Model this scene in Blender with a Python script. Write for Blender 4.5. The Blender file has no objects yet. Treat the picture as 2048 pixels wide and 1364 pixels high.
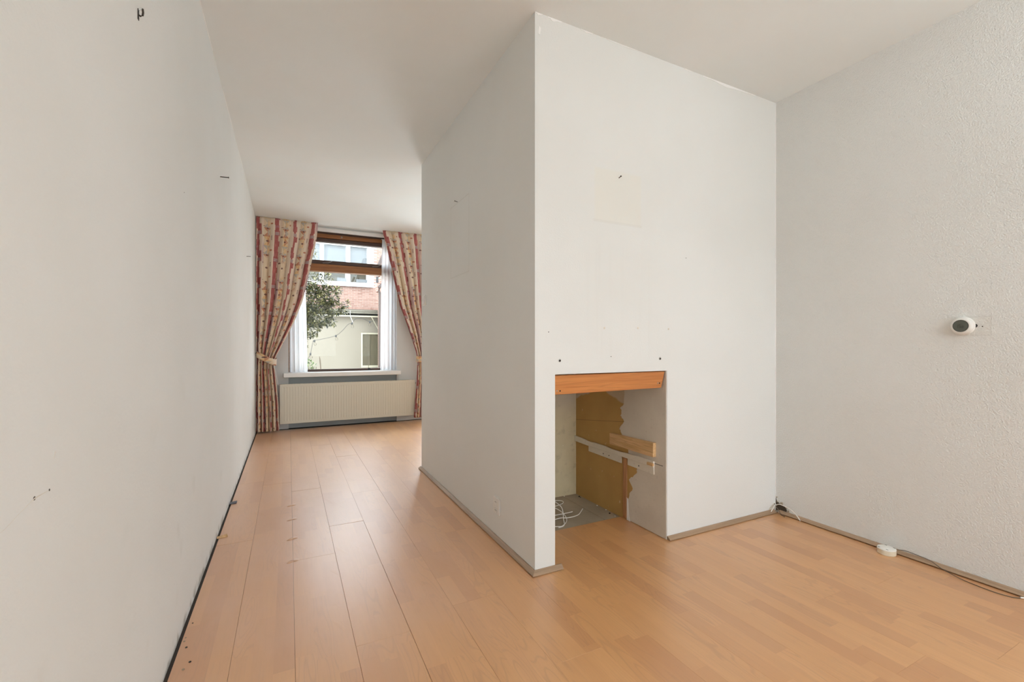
import bpy, bmesh, math, random
from mathutils import Vector, Matrix, noise

random.seed(7)
D = bpy.data
SC = bpy.context.scene
COL = SC.collection
PI = math.pi

# ------------------------------------------------------------------ camera, sky, lights, exposure
cam = D.cameras.new('camera')
cam.sensor_width = 36.0
cam.lens = 36.0 * 896.3 / 2048
cam.shift_y = 8.24 / 2048
cam.clip_start = 0.02
cam.clip_end = 200
cam_o = D.objects.new('camera', cam)
COL.objects.link(cam_o)
cam_o.location = (0, 0, 1.1)
cam_o.rotation_euler = (PI / 2, 0, -math.radians(26.49))
SC.camera = cam_o

world = D.worlds.new('overcast_sky')
SC.world = world
world.use_nodes = True
bg = world.node_tree.nodes['Background']
bg.inputs['Color'].default_value = (0.855, 0.94, 1.0, 1)
bg.inputs['Strength'].default_value = 7.6

def area(name, loc, rot, sx, sy, power, color=(1, 1, 1)):
    l = D.lights.new(name, 'AREA')
    l.shape = 'RECTANGLE'
    l.size, l.size_y, l.energy, l.color = sx, sy, power, color
    o = D.objects.new(name, l)
    o.location, o.rotation_euler = loc, rot
    COL.objects.link(o)
    return o

# unseen fill light added behind the camera, aimed up to brighten the ceiling
area('ceiling_fill', (2.1, -1.2, 1.85), (PI, 0, 0), 0.6, 0.6, 47, (0.90, 0.965, 1.0))
# unseen fill light added to brighten the back room, hidden behind the partition
area('back_room_fill', (2.32, 6.78, 1.25), (-PI / 2 - 0.08, 0, 0), 0.8, 2.1, 46, (0.86, 0.95, 1.0))

SC.view_settings.view_transform = 'Standard'
SC.view_settings.look = 'None'
SC.view_settings.exposure = 0.0
SC.view_settings.gamma = 1.0
SC.view_settings.use_curve_mapping = False
SC.cycles.max_bounces = 14
SC.cycles.diffuse_bounces = 8
SC.cycles.transparent_max_bounces = 16

# ------------------------------------------------------------------ node helpers
class S:
    """a float or vector socket with arithmetic"""
    def __init__(s, nt, sock): s.nt, s.k = nt, sock
    def _m(s, op, *a):
        n = s.nt.nodes.new('ShaderNodeMath'); n.operation = op
        for i, v in enumerate((s,) + a):
            if isinstance(v, S): s.nt.links.new(v.k, n.inputs[i])
            else: n.inputs[i].default_value = v
        return S(s.nt, n.outputs[0])
    def __add__(s, o): return s._m('ADD', o)
    def __sub__(s, o): return s._m('SUBTRACT', o)
    def __mul__(s, o): return s._m('MULTIPLY', o)
    def __truediv__(s, o): return s._m('DIVIDE', o)
    def __rsub__(s, o): return (s * -1.0) + o
    __radd__ = __add__
    __rmul__ = __mul__
    def floor(s): return s._m('FLOOR')
    def fract(s): return s._m('FRACT')
    def abs(s): return s._m('ABSOLUTE')
    def lt(s, o): return s._m('LESS_THAN', o)
    def gt(s, o): return s._m('GREATER_THAN', o)
    def min(s, o): return s._m('MINIMUM', o)
    def max(s, o): return s._m('MAXIMUM', o)
    def sin(s): return s._m('SINE')
    def pow(s, o): return s._m('POWER', o)
    def smooth(s, a, b):
        n = s.nt.nodes.new('ShaderNodeMapRange'); n.interpolation_type = 'SMOOTHSTEP'
        s.nt.links.new(s.k, n.inputs['Value'])
        n.inputs['From Min'].default_value, n.inputs['From Max'].default_value = a, b
        return S(s.nt, n.outputs['Result'])

class Mat:
    def __init__(s, name, color=(0.8, 0.8, 0.8), rough=0.6, metal=0.0, spec=0.5):
        s.m = D.materials.new(name); s.m.use_nodes = True
        s.nt = s.m.node_tree; s.b = s.nt.nodes['Principled BSDF']
        s.b.inputs['Base Color'].default_value = (*color, 1)
        s.b.inputs['Roughness'].default_value = rough
        s.b.inputs['Metallic'].default_value = metal
        s.b.inputs['Specular IOR Level'].default_value = spec
        s._tc = None
    def tc(s, which='Object'):
        if s._tc is None: s._tc = s.nt.nodes.new('ShaderNodeTexCoord')
        return s._tc.outputs[which]
    def xyz(s, which='Object'):
        n = s.nt.nodes.new('ShaderNodeSeparateXYZ'); s.nt.links.new(s.tc(which), n.inputs[0])
        return [S(s.nt, o) for o in n.outputs]
    def rand(s):
        return S(s.nt, s.nt.nodes.new('ShaderNodeObjectInfo').outputs['Random'])
    def vec(s, *a):
        n = s.nt.nodes.new('ShaderNodeCombineXYZ')
        for i, v in enumerate(a):
            if isinstance(v, S): s.nt.links.new(v.k, n.inputs[i])
            else: n.inputs[i].default_value = v
        return n.outputs[0]
    def noise(s, scale, detail=3, vec=None, rough=0.5, dist=0.0):
        n = s.nt.nodes.new('ShaderNodeTexNoise')
        n.inputs['Scale'].default_value, n.inputs['Detail'].default_value = scale, detail
        n.inputs['Roughness'].default_value, n.inputs['Distortion'].default_value = rough, dist
        s.nt.links.new(vec if vec is not None else s.tc(), n.inputs['Vector'])
        return S(s.nt, n.outputs['Fac'])
    def white(s, vec):
        n = s.nt.nodes.new('ShaderNodeTexWhiteNoise'); s.nt.links.new(vec, n.inputs['Vector'])
        return S(s.nt, n.outputs['Value'])
    def mix(s, f, a, b):
        n = s.nt.nodes.new('ShaderNodeMix'); n.data_type = 'RGBA'
        for i, v in ((0, f), (6, a), (7, b)):
            if isinstance(v, S): s.nt.links.new(v.k, n.inputs[i])
            elif isinstance(v, (tuple, list)): n.inputs[i].default_value = (*v[:3], 1)
            elif hasattr(v, 'is_output'): s.nt.links.new(v, n.inputs[i])
            else: n.inputs[i].default_value = v
        return n.outputs[2]
    def ramp(s, f, *cols):
        n = s.nt.nodes.new('ShaderNodeValToRGB'); e = n.color_ramp.elements
        while len(e) < len(cols): e.new(0.5)
        for i, (p, c) in enumerate(cols): e[i].position = p; e[i].color = (*c, 1)
        s.nt.links.new(f.k, n.inputs[0])
        return n.outputs[0]
    def color(s, sock): s.nt.links.new(sock, s.b.inputs['Base Color']); return s
    def rough(s, v): s.nt.links.new(v.k, s.b.inputs['Roughness']); return s
    def bump(s, h, strength=0.3, dist=0.01):
        n = s.nt.nodes.new('ShaderNodeBump')
        n.inputs['Strength'].default_value, n.inputs['Distance'].default_value = strength, dist
        s.nt.links.new(h.k, n.inputs['Height']); s.nt.links.new(n.outputs[0], s.b.inputs['Normal'])
        return s

def srgb(r, g, b):
    return tuple((c / 255 / 12.92) if c <= 10 else (((c / 255) + 0.055) / 1.055) ** 2.4 for c in (r, g, b))

def rect_mask(a, b, a0, a1, b0, b1, soft=0.004):
    return (a.smooth(a0, a0 + soft) * (1 - a.smooth(a1 - soft, a1)) *
            b.smooth(b0, b0 + soft) * (1 - b.smooth(b1 - soft, b1)))

# ------------------------------------------------------------------ materials
WALL = (0.786, 0.797, 0.786)
def wall_mat(name, scale, strength, dist, base=WALL, extra=None, det=3):
    m = Mat(name, base, 0.75, spec=0.25)
    big = m.noise(1.3, 4)
    c = m.mix(big.smooth(0.3, 0.75), base, tuple(v * k for v, k in zip(base, (0.965, 0.96, 0.95))))
    if extra: c = extra(m, c)
    m.color(c)
    n = m.noise(scale, det, rough=0.6)
    m.bump(n, strength, dist)
    return m.m

def left_marks(m, c):
    x, y, z = m.xyz()
    n = m.noise(5.0, 5)
    smear = n.smooth(0.60, 0.78) * (1 - z.smooth(0.2, 1.4)) * 0.25
    c = m.mix(smear, c, (0.55, 0.53, 0.48))
    foot = (1 - z.smooth(0.0, 0.05)) * m.noise(14, 4).smooth(0.45, 0.6)
    return m.mix(foot * 0.6, c, (0.30, 0.27, 0.22))

def right_marks(m, c):
    x, y, z = m.xyz()
    full = rect_mask(y, z, 0.856, 1.03, 1.142, 1.236)
    inner = rect_mask(y, z, 0.859, 1.027, 1.145, 1.233)
    c = m.mix((full - inner).max(0.0) * (1 - y.smooth(0.93, 0.98)) * 0.35, c, (0.45, 0.43, 0.39))
    c = m.mix(inner * 0.25, c, (0.70, 0.68, 0.62))
    return c

def part_marks(m, c):
    x, y, z = m.xyz()
    frontface = y.lt(1.89)
    p = rect_mask(x, z, 1.40, 1.73, 1.74, 2.03, 0.02)
    c = m.mix(p * frontface * 0.28, c, (0.79, 0.76, 0.65))
    low = rect_mask(x, z, 1.40, 1.73, 1.735, 1.755, 0.006)
    c = m.mix(low * frontface * 0.15, c, (0.60, 0.57, 0.48))
    streak = m.noise(30, 3, m.vec(x, 0.0, z * 0.03)).smooth(0.5, 0.7) * rect_mask(x, z, 1.2, 2.0, 0.96, 1.7, 0.15)
    c = m.mix(streak * frontface * 0.04, c, (0.5, 0.47, 0.42))
    side = x.lt(1.062)
    g = rect_mask(y, z, 2.75, 3.13, 1.58, 2.10)
    gi = rect_mask(y, z, 2.757, 3.122, 1.586, 2.093)
    c = m.mix((g - gi).max(0.0) * side * 0.22, c, (0.5, 0.48, 0.44))
    edge = (1 - x.smooth(1.059, 1.068)) * y.lt(1.88) * m.noise(9, 4).smooth(0.55, 0.6) * z.lt(0.12)
    return m.mix(edge * 0.6, c, (0.35, 0.32, 0.27))

def ceil_marks(m, c):
    n = m.noise(2.2, 3)
    c = m.mix(n.smooth(0.4, 0.7) * 0.35, c, (0.83, 0.815, 0.80))
    return m.mix(m.noise(3.1, 2, m.vec(*m.xyz())).smooth(0.5, 0.75) * 0.18, c, (0.78, 0.81, 0.77))

M_WALL_L = wall_mat('plaster_left', 95, 0.22, 0.006, extra=left_marks)
M_WALL_R = wall_mat('plaster_spackle_right', 165, 0.65, 0.007, extra=right_marks, det=2)
M_WALL_P = wall_mat('plaster_partition', 120, 0.15, 0.004, extra=part_marks)
M_WALL_B = wall_mat('plaster_back', 110, 0.15, 0.004, base=(0.69, 0.70, 0.70))
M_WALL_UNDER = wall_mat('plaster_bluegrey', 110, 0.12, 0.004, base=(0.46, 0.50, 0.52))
M_CEIL = wall_mat('ceiling_paint', 60, 0.08, 0.004, base=(0.82, 0.852, 0.855), extra=ceil_marks)
M_FILLER = Mat('white_filler', (0.88, 0.88, 0.87), 0.7).m
M_WHITE = Mat('white_paint', (0.84, 0.84, 0.83), 0.35).m
M_PLASTIC = Mat('white_plastic', (0.85, 0.84, 0.80), 0.32).m
M_PLASTIC_WALL = Mat('offwhite_plastic', (0.78, 0.765, 0.73), 0.35).m
M_DARK = Mat('dark_void', (0.02, 0.018, 0.015), 0.9).m
M_IRON = Mat('dark_iron', (0.07, 0.06, 0.05), 0.45, 0.8).m
M_STEEL = Mat('dull_steel', (0.45, 0.44, 0.42), 0.4, 0.9).m
M_SUB = Mat('subfloor', (0.05, 0.04, 0.035), 0.9).m
M_CABLE = Mat('white_cable', (0.82, 0.80, 0.76), 0.4).m
M_BROWNWIRE = Mat('brown_wire', (0.13, 0.10, 0.075), 0.5).m

def laminate():
    m = Mat('beech_laminate', rough=0.3, spec=0.75)
    m.b.inputs['Coat Weight'].default_value = 0.9; m.b.inputs['Coat Roughness'].default_value = 0.29; m.b.inputs['Coat IOR'].default_value = 1.58
    x, y, z = m.xyz(); r = m.rand()
    idx = ((x + 0.1) * 15.0).floor()
    row = m.white(m.vec(idx, r * 31.0, 4.0))
    seg = (y * 2.35 + row * 3.0).floor()
    tone = m.white(m.vec(idx, seg, r * 57.0))
    tone2 = m.white(m.vec(seg, idx + 7.0, r * 23.0))
    seed = tone * 40.0 + tone2 * 17.0
    fine = m.noise(1.0, 3, m.vec(x * 190.0, y * 7.0, seed))
    broad = m.noise(1.0, 2, m.vec(x * 26.0, y * 2.2, seed), dist=0.4)
    cath = m.noise(1.0, 1, m.vec(x * 13.0, y * 1.7, seed))
    ring = ((cath * 13.0).fract() - 0.5).abs().smooth(0.30, 0.5)
    light, mid, red = (0.695, 0.365, 0.148), (0.655, 0.335, 0.132), (0.575, 0.272, 0.108)
    c = m.ramp(tone, (0.0, light), (0.62, mid), (0.80, red), (1.0, (0.605, 0.305, 0.125)))
    c = m.mix(broad.smooth(0.35, 0.7) * 0.30, c, red)
    c = m.mix(ring * tone2.smooth(0.45, 0.6) * 0.32, c, (0.42, 0.20, 0.095))
    c = m.mix(fine.smooth(0.45, 0.75) * 0.20, c, (0.45, 0.23, 0.115))
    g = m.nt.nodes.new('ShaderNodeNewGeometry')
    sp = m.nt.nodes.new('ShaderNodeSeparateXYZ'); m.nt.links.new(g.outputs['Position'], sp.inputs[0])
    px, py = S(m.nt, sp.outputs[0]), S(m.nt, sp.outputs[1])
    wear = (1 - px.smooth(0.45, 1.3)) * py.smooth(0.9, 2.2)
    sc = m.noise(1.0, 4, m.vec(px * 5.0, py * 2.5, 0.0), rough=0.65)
    wear_sheen = wear * (0.30 + 0.30 * sc.smooth(0.35, 0.65))  # worn film plus window sheen, painted paler into the base colour
    m.color(m.mix(wear_sheen, c, (0.685, 0.415, 0.285)))
    scr = m.noise(1.0, 3, m.vec(px * 22.0 + py * 9.0, py * 4.0, 3.0)).smooth(0.60, 0.72)
    m.rough((sc * 0.22 + 0.36) + scr * wear * 0.08)
    m.bump(sc * wear * 0.6 + m.noise(1.0, 2, m.vec(px * 16.0, py * 3.0, 1.0)) * wear * 0.4 + scr * wear * 0.16, 0.26, 0.004)
    m.nt.links.new(m.b.inputs['Normal'].links[0].from_socket, m.b.inputs['Coat Normal'])
    return m.m
M_LAM = laminate()

def wood(name, c0, c1, sx, rough=0.5, axis=0):
    m = Mat(name, rough=rough); p = m.xyz()
    k = [70.0, 70.0, 70.0]; k[axis] = sx
    f = m.noise(1.0, 3, m.vec(p[0] * k[0], p[1] * k[1], p[2] * k[2]), dist=0.6)
    g = m.noise(1.0, 2, m.vec(p[0] * k[0] * 0.25, p[1] * k[1] * 0.25, p[2] * k[2] * 0.35), dist=1.0)
    ring = ((g * 9.0).fract() - 0.5).abs().smooth(0.32, 0.5)
    c = m.mix(f.smooth(0.35, 0.7), c0, c1)
    c = m.mix(ring * 0.3, c, tuple(v * 0.6 for v in c1))
    m.color(c)
    return m.m
M_STRIP = wood('beech_strip', (0.42, 0.285, 0.185), (0.33, 0.22, 0.14), 3.0, 0.4, 1)
M_STRIPX = wood('beech_strip_across', (0.42, 0.285, 0.185), (0.33, 0.22, 0.14), 3.0, 0.4, 0)
M_ORANGE = wood('orange_pine', (0.64, 0.265, 0.085), (0.52, 0.19, 0.055), 3.0, 0.4, 0)
M_PINE = wood('raw_pine', (0.78, 0.52, 0.27), (0.62, 0.38, 0.17), 4.0, 0.6, 1)
M_REDWOOD = wood('old_redwood', (0.55, 0.28, 0.13), (0.40, 0.19, 0.085), 4.0, 0.6, 2)
M_FRAME = wood('window_brown', (0.34, 0.135, 0.035), (0.24, 0.088, 0.022), 2.0, 0.35, 0)
M_FRAME_D = wood('window_dark_brown', (0.10, 0.052, 0.036), (0.07, 0.036, 0.026), 2.0, 0.4, 0)

def ochre():
    m = Mat('old_ochre_paint', rough=0.6)
    x, y, z = m.xyz()
    n = m.noise(3.5, 5)
    c = m.mix(n.smooth(0.3, 0.75), (0.58, 0.36, 0.125), (0.49, 0.295, 0.10))
    edge = (z + (m.noise(6.0, 2) - 0.5) * 0.10 - (y - 2.48).abs() * -0.32).smooth(0.80, 0.812)
    c = m.mix(edge * 0.85, c, (0.60, 0.50, 0.38))
    spk = m.noise(1.0, 2, m.vec(x * 60.0, y * 60.0, z * 24.0)).smooth(0.735, 0.76)
    c = m.mix(spk, c, (0.75, 0.66, 0.50))
    seam = ((z - 0.58 + (y - 2.5) * 0.12).abs()).lt(0.0018)
    c = m.mix(seam * 0.5, c, (0.12, 0.07, 0.025))
    m.color(c); m.bump(m.noise(40, 3), 0.15, 0.004)
    return m.m
M_OCHRE = ochre()

def nicheback():
    m = Mat('old_green_cream_paint', rough=0.65)
    x, y, z = m.xyz()
    n = m.noise(5.0, 5)
    c = m.mix(n.smooth(0.3, 0.7), (0.68, 0.585, 0.39), (0.59, 0.505, 0.325))
    c = m.mix(z.smooth(0.55, 0.8) * 0.8, c, (0.70, 0.65, 0.58))
    c = m.mix(m.noise(26, 2).smooth(0.72, 0.74) * (1 - z.smooth(0.25, 0.5)), c, (0.80, 0.76, 0.66))
    dirt = m.noise(12, 4).smooth(0.55, 0.75) * 0.35
    c = m.mix(dirt, c, (0.25, 0.20, 0.12))
    m.color(c)
    return m.m
M_NBACK = nicheback()

def greyplaster(name, a, b):
    m = Mat(name, rough=0.85)
    n = m.noise(4.0, 6)
    c = m.mix(n.smooth(0.3, 0.7), a, b)
    c = m.mix(m.noise(45, 3).smooth(0.62, 0.75) * 0.25, c, tuple(v * 0.6 for v in b))
    m.color(c); m.bump(m.noise(55, 4), 0.2, 0.004)
    return m.m
M_GREY = greyplaster('grey_plaster', (0.74, 0.69, 0.61), (0.66, 0.605, 0.53))
M_MORTAR = greyplaster('pale_mortar', (0.86, 0.82, 0.73), (0.74, 0.69, 0.60))
M_DUST = greyplaster('dusty_board', (0.42, 0.35, 0.26), (0.33, 0.275, 0.20))

def fabric(name, plain=False):
    m = Mat(name, rough=0.9, spec=0.1)
    n = m.nt.nodes.new('ShaderNodeUVMap'); n.uv_map = 'UVMap'
    sp = m.nt.nodes.new('ShaderNodeSeparateXYZ'); m.nt.links.new(n.outputs[0], sp.inputs[0])
    U, V = S(m.nt, sp.outputs[0]), S(m.nt, sp.outputs[1])
    u, v, cu = U.fract(), V.fract(), U.floor()
    cream, sand = (0.74, 0.63, 0.51), (0.71, 0.57, 0.40)
    red, rust, grey, dark, mauve = (0.36, 0.085, 0.085), (0.48, 0.18, 0.10), (0.42, 0.39, 0.36), (0.16, 0.075, 0.07), (0.50, 0.34, 0.38)
    wob = (m.noise(1.0, 2, m.vec(U * 2.0, V * 2.5, 0.0)) - 0.5) * 0.10
    c = m.mix(m.noise(1.0, 3, m.vec(U * 6.0, V * 1.5, 2.0)).smooth(0.4, 0.7) * 0.5, cream, (0.76, 0.58, 0.50))
    # warm sand band behind the zigzag
    c = m.mix(((u + wob - 0.66).abs()).lt(0.19) * 0.75, c, sand)
    # mauve wash
    mw = m.noise(1.0, 2, m.vec(U * 1.7, V * 0.8, 9.0)).smooth(0.48, 0.62)
    c = m.mix(((u + wob - 0.43).abs()).lt(0.07) * mw * 0.8, c, mauve)
    # red band with stepped edges
    k = (v * 5.0).floor()
    e1 = m.white(m.vec(k, 1.0, cu)); e2 = m.white(m.vec(k, 2.0, cu + 5.0))
    left = u + wob * 0.5 - (0.03 + e1 * 0.10)
    right = (0.24 + e2 * 0.12) - (u + wob * 0.5)
    band = left.gt(0.0) * right.gt(0.0)
    c = m.mix(band * 0.93, c, m.mix(m.noise(1.0, 3, m.vec(U * 9.0, V * 5.0, 0.0)).smooth(0.45, 0.7), red, m.mix(mw, (0.45, 0.14, 0.13), (0.40, 0.22, 0.28))))
    # white bars on the red band
    bars = ((u - 0.20).abs()).lt(0.10) * ((v - 0.47).abs()).lt(0.06) * (v * 33.0).fract().lt(0.45)
    c = m.mix(bars, c, (0.66, 0.58, 0.56))
    bars2 = ((u - 0.20).abs()).lt(0.10) * ((v - 0.47).abs()).lt(0.06) * (1 - (v * 33.0).fract().lt(0.45))
    c = m.mix(bars2 * 0.8, c, (0.16, 0.045, 0.05))
    # zigzag of triangles
    t = v * 3.0
    tri = ((t.fract() - 0.5).abs() * 2.0)
    zz = ((u - 0.66).abs()).lt(tri * 0.17)
    kk = t.floor()
    zv = m.noise(1.0, 1, m.vec(cu * 3.7, V * 0.9, 4.0)).smooth(0.40, 0.52)
    zc = m.mix(kk.lt(0.5), m.mix(kk.lt(1.5), grey, rust), (0.70, 0.47, 0.24))
    c = m.mix(zz * zv * 0.85, c, zc)
    half = (u - 0.66).gt(0.0) * ((u - 0.66).abs()).lt((1 - tri) * 0.15)
    hc = m.mix(kk.lt(0.5), m.mix(kk.lt(1.5), (0.70, 0.47, 0.24), grey), rust)
    c = m.mix(half * zv * 0.7, c, hc)
    # little squares and spots
    def spot(pu, pv, ru, rv, col):
        nonlocal c
        c = m.mix((((u - pu) / ru).pow(2.0) + ((v - pv) / rv).pow(2.0)).lt(1.0) * 0.9, c, col)
    spot(0.66, 0.17, 0.06, 0.035, dark)
    spot(0.66, 0.64, 0.05, 0.03, dark)
    spot(0.46, 0.36, 0.05, 0.03, dark)
    spot(0.90, 0.84, 0.055, 0.032, rust)
    dots = ((u - 0.91).abs()).lt(0.022) * ((v - 0.30).abs()).lt(0.09) * (((v * 22.0).fract() - 0.5).abs()).lt(0.25)
    c = m.mix(dots, c, dark)
    dash = ((u - 0.48).abs()).lt(0.05) * ((v - 0.72).abs()).lt(0.008)
    c = m.mix(dash, c, dark)
    m.color(c)
    return m.m
M_FAB = fabric('printed_curtain')

def sheer():
    m = Mat('sheer_voile')
    nt = m.nt
    nt.nodes.remove(m.b)
    out = [n for n in nt.nodes if n.type == 'OUTPUT_MATERIAL'][0]
    d = nt.nodes.new('ShaderNodeBsdfDiffuse'); d.inputs[0].default_value = (0.90, 0.93, 0.97, 1)
    t = nt.nodes.new('ShaderNodeBsdfTranslucent'); t.inputs[0].default_value = (0.90, 0.93, 0.97, 1)
    p = nt.nodes.new('ShaderNodeBsdfTransparent')
    a = nt.nodes.new('ShaderNodeMixShader'); a.inputs[0].default_value = 0.72
    b = nt.nodes.new('ShaderNodeMixShader'); b.inputs[0].default_value = 0.14
    nt.links.new(d.outputs[0], a.inputs[1]); nt.links.new(t.outputs[0], a.inputs[2])
    nt.links.new(a.outputs[0], b.inputs[1]); nt.links.new(p.outputs[0], b.inputs[2])
    nt.links.new(b.outputs[0], out.inputs[0])
    return m.m
M_SHEER = sheer()

def glass(name, tint=(0.97, 0.98, 0.98), ior=1.28):
    m = Mat(name); nt = m.nt; nt.nodes.remove(m.b)
    out = [n for n in nt.nodes if n.type == 'OUTPUT_MATERIAL'][0]
    g = nt.nodes.new('ShaderNodeBsdfGlossy'); g.inputs['Roughness'].default_value = 0.0
    p = nt.nodes.new('ShaderNodeBsdfTransparent'); p.inputs[0].default_value = (*tint, 1)
    f = nt.nodes.new('ShaderNodeFresnel'); f.inputs[0].default_value = ior
    a = nt.nodes.new('ShaderNodeMixShader')
    nt.links.new(f.outputs[0], a.inputs[0]); nt.links.new(p.outputs[0], a.inputs[1]); nt.links.new(g.outputs[0], a.inputs[2])
    nt.links.new(a.outputs[0], out.inputs[0])
    return m.m
M_GLASS = glass('window_glass', ior=1.13)
M_GLASS_H = glass('house_glass', ior=1.35)
M_RAD = Mat('cream_enamel', (0.70, 0.665, 0.56), 0.35).m

# outside
def brickmat():
    m = Mat('red_brick', rough=0.85)
    g = m.nt.nodes.new('ShaderNodeNewGeometry')
    r = S(m.nt, g.outputs['Random Per Island'])
    m.color(m.ramp(r, (0.0, (0.26, 0.14, 0.105)), (0.35, (0.31, 0.18, 0.14)), (0.7, (0.34, 0.21, 0.165)), (1.0, (0.22, 0.11, 0.08))))
    return m.m
M_BRICK = brickmat()
M_JOINT = Mat('pale_mortar_joint', (0.46, 0.40, 0.35), 0.9).m
def facade():
    m = Mat('far_brickwork', rough=0.85)
    x, y, z = m.xyz()
    n = m.nt.nodes.new('ShaderNodeTexBrick')
    m.nt.links.new(m.vec(x, z, 0.0), n.inputs['Vector'])
    n.inputs['Color1'].default_value = (0.31, 0.18, 0.14, 1); n.inputs['Color2'].default_value = (0.26, 0.14, 0.105, 1)
    n.inputs['Mortar'].default_value = (0.46, 0.40, 0.35, 1)
    n.inputs['Scale'].default_value = 1.0; n.inputs['Mortar Size'].default_value = 0.006
    n.inputs['Brick Width'].default_value = 0.193; n.inputs['Row Height'].default_value = 0.0545
    m.color(n.outputs[0])
    return m.m
M_FACADE = facade()
M_STUCCO = wall_mat('cream_stucco', 30, 0.1, 0.01, base=(0.215, 0.190, 0.150))
M_UPVC = Mat('white_house_frame', (0.62, 0.62, 0.61), 0.4).m
M_BLIND = Mat('white_blind', (0.30, 0.315, 0.33), 0.8).m
M_ROOM = Mat('dim_room', (0.16, 0.145, 0.11), 0.9).m
M_FASCIA = wood('weathered_fascia', (0.155, 0.14, 0.105), (0.115, 0.105, 0.08), 2.0, 0.7, 0)
M_CREAMFRAME = Mat('cream_window_frame', (0.40, 0.37, 0.27), 0.5).m
M_PLY = wood('brown_board', (0.15, 0.12, 0.07), (0.11, 0.088, 0.05), 5.0, 0.6, 2)
M_PAVE = greyplaster('garden_paving', (0.58, 0.56, 0.52), (0.50, 0.48, 0.44))
def leafmat(name, cols):
    m = Mat(name, rough=0.35, spec=0.6)
    g = m.nt.nodes.new('ShaderNodeNewGeometry')
    r = S(m.nt, g.outputs['Random Per Island'])
    m.color(m.ramp(r, *cols))
    return m.m
M_LEAF = leafmat('holly_leaf', ((0.0, (0.016, 0.02, 0.008)), (0.40, (0.045, 0.05, 0.016)), (0.70, (0.12, 0.115, 0.035)), (1.0, (0.30, 0.265, 0.125))))  # palest stop paints glossy highlights into the leaf colour
M_LEAF2 = leafmat('low_leaf', ((0.0, (0.05, 0.08, 0.03)), (0.6, (0.12, 0.17, 0.05)), (1.0, (0.25, 0.30, 0.10))))
M_DRY = leafmat('dry_grass', ((0.0, (0.30, 0.27, 0.12)), (1.0, (0.45, 0.40, 0.20))))
M_BARK = Mat('bark', (0.11, 0.085, 0.06), 0.9).m
M_BLACK = Mat('black_rubber', (0.025, 0.025, 0.025), 0.6).m
M_DKBROWN = Mat('dark_brown_paint', (0.055, 0.035, 0.028), 0.5).m

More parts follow.
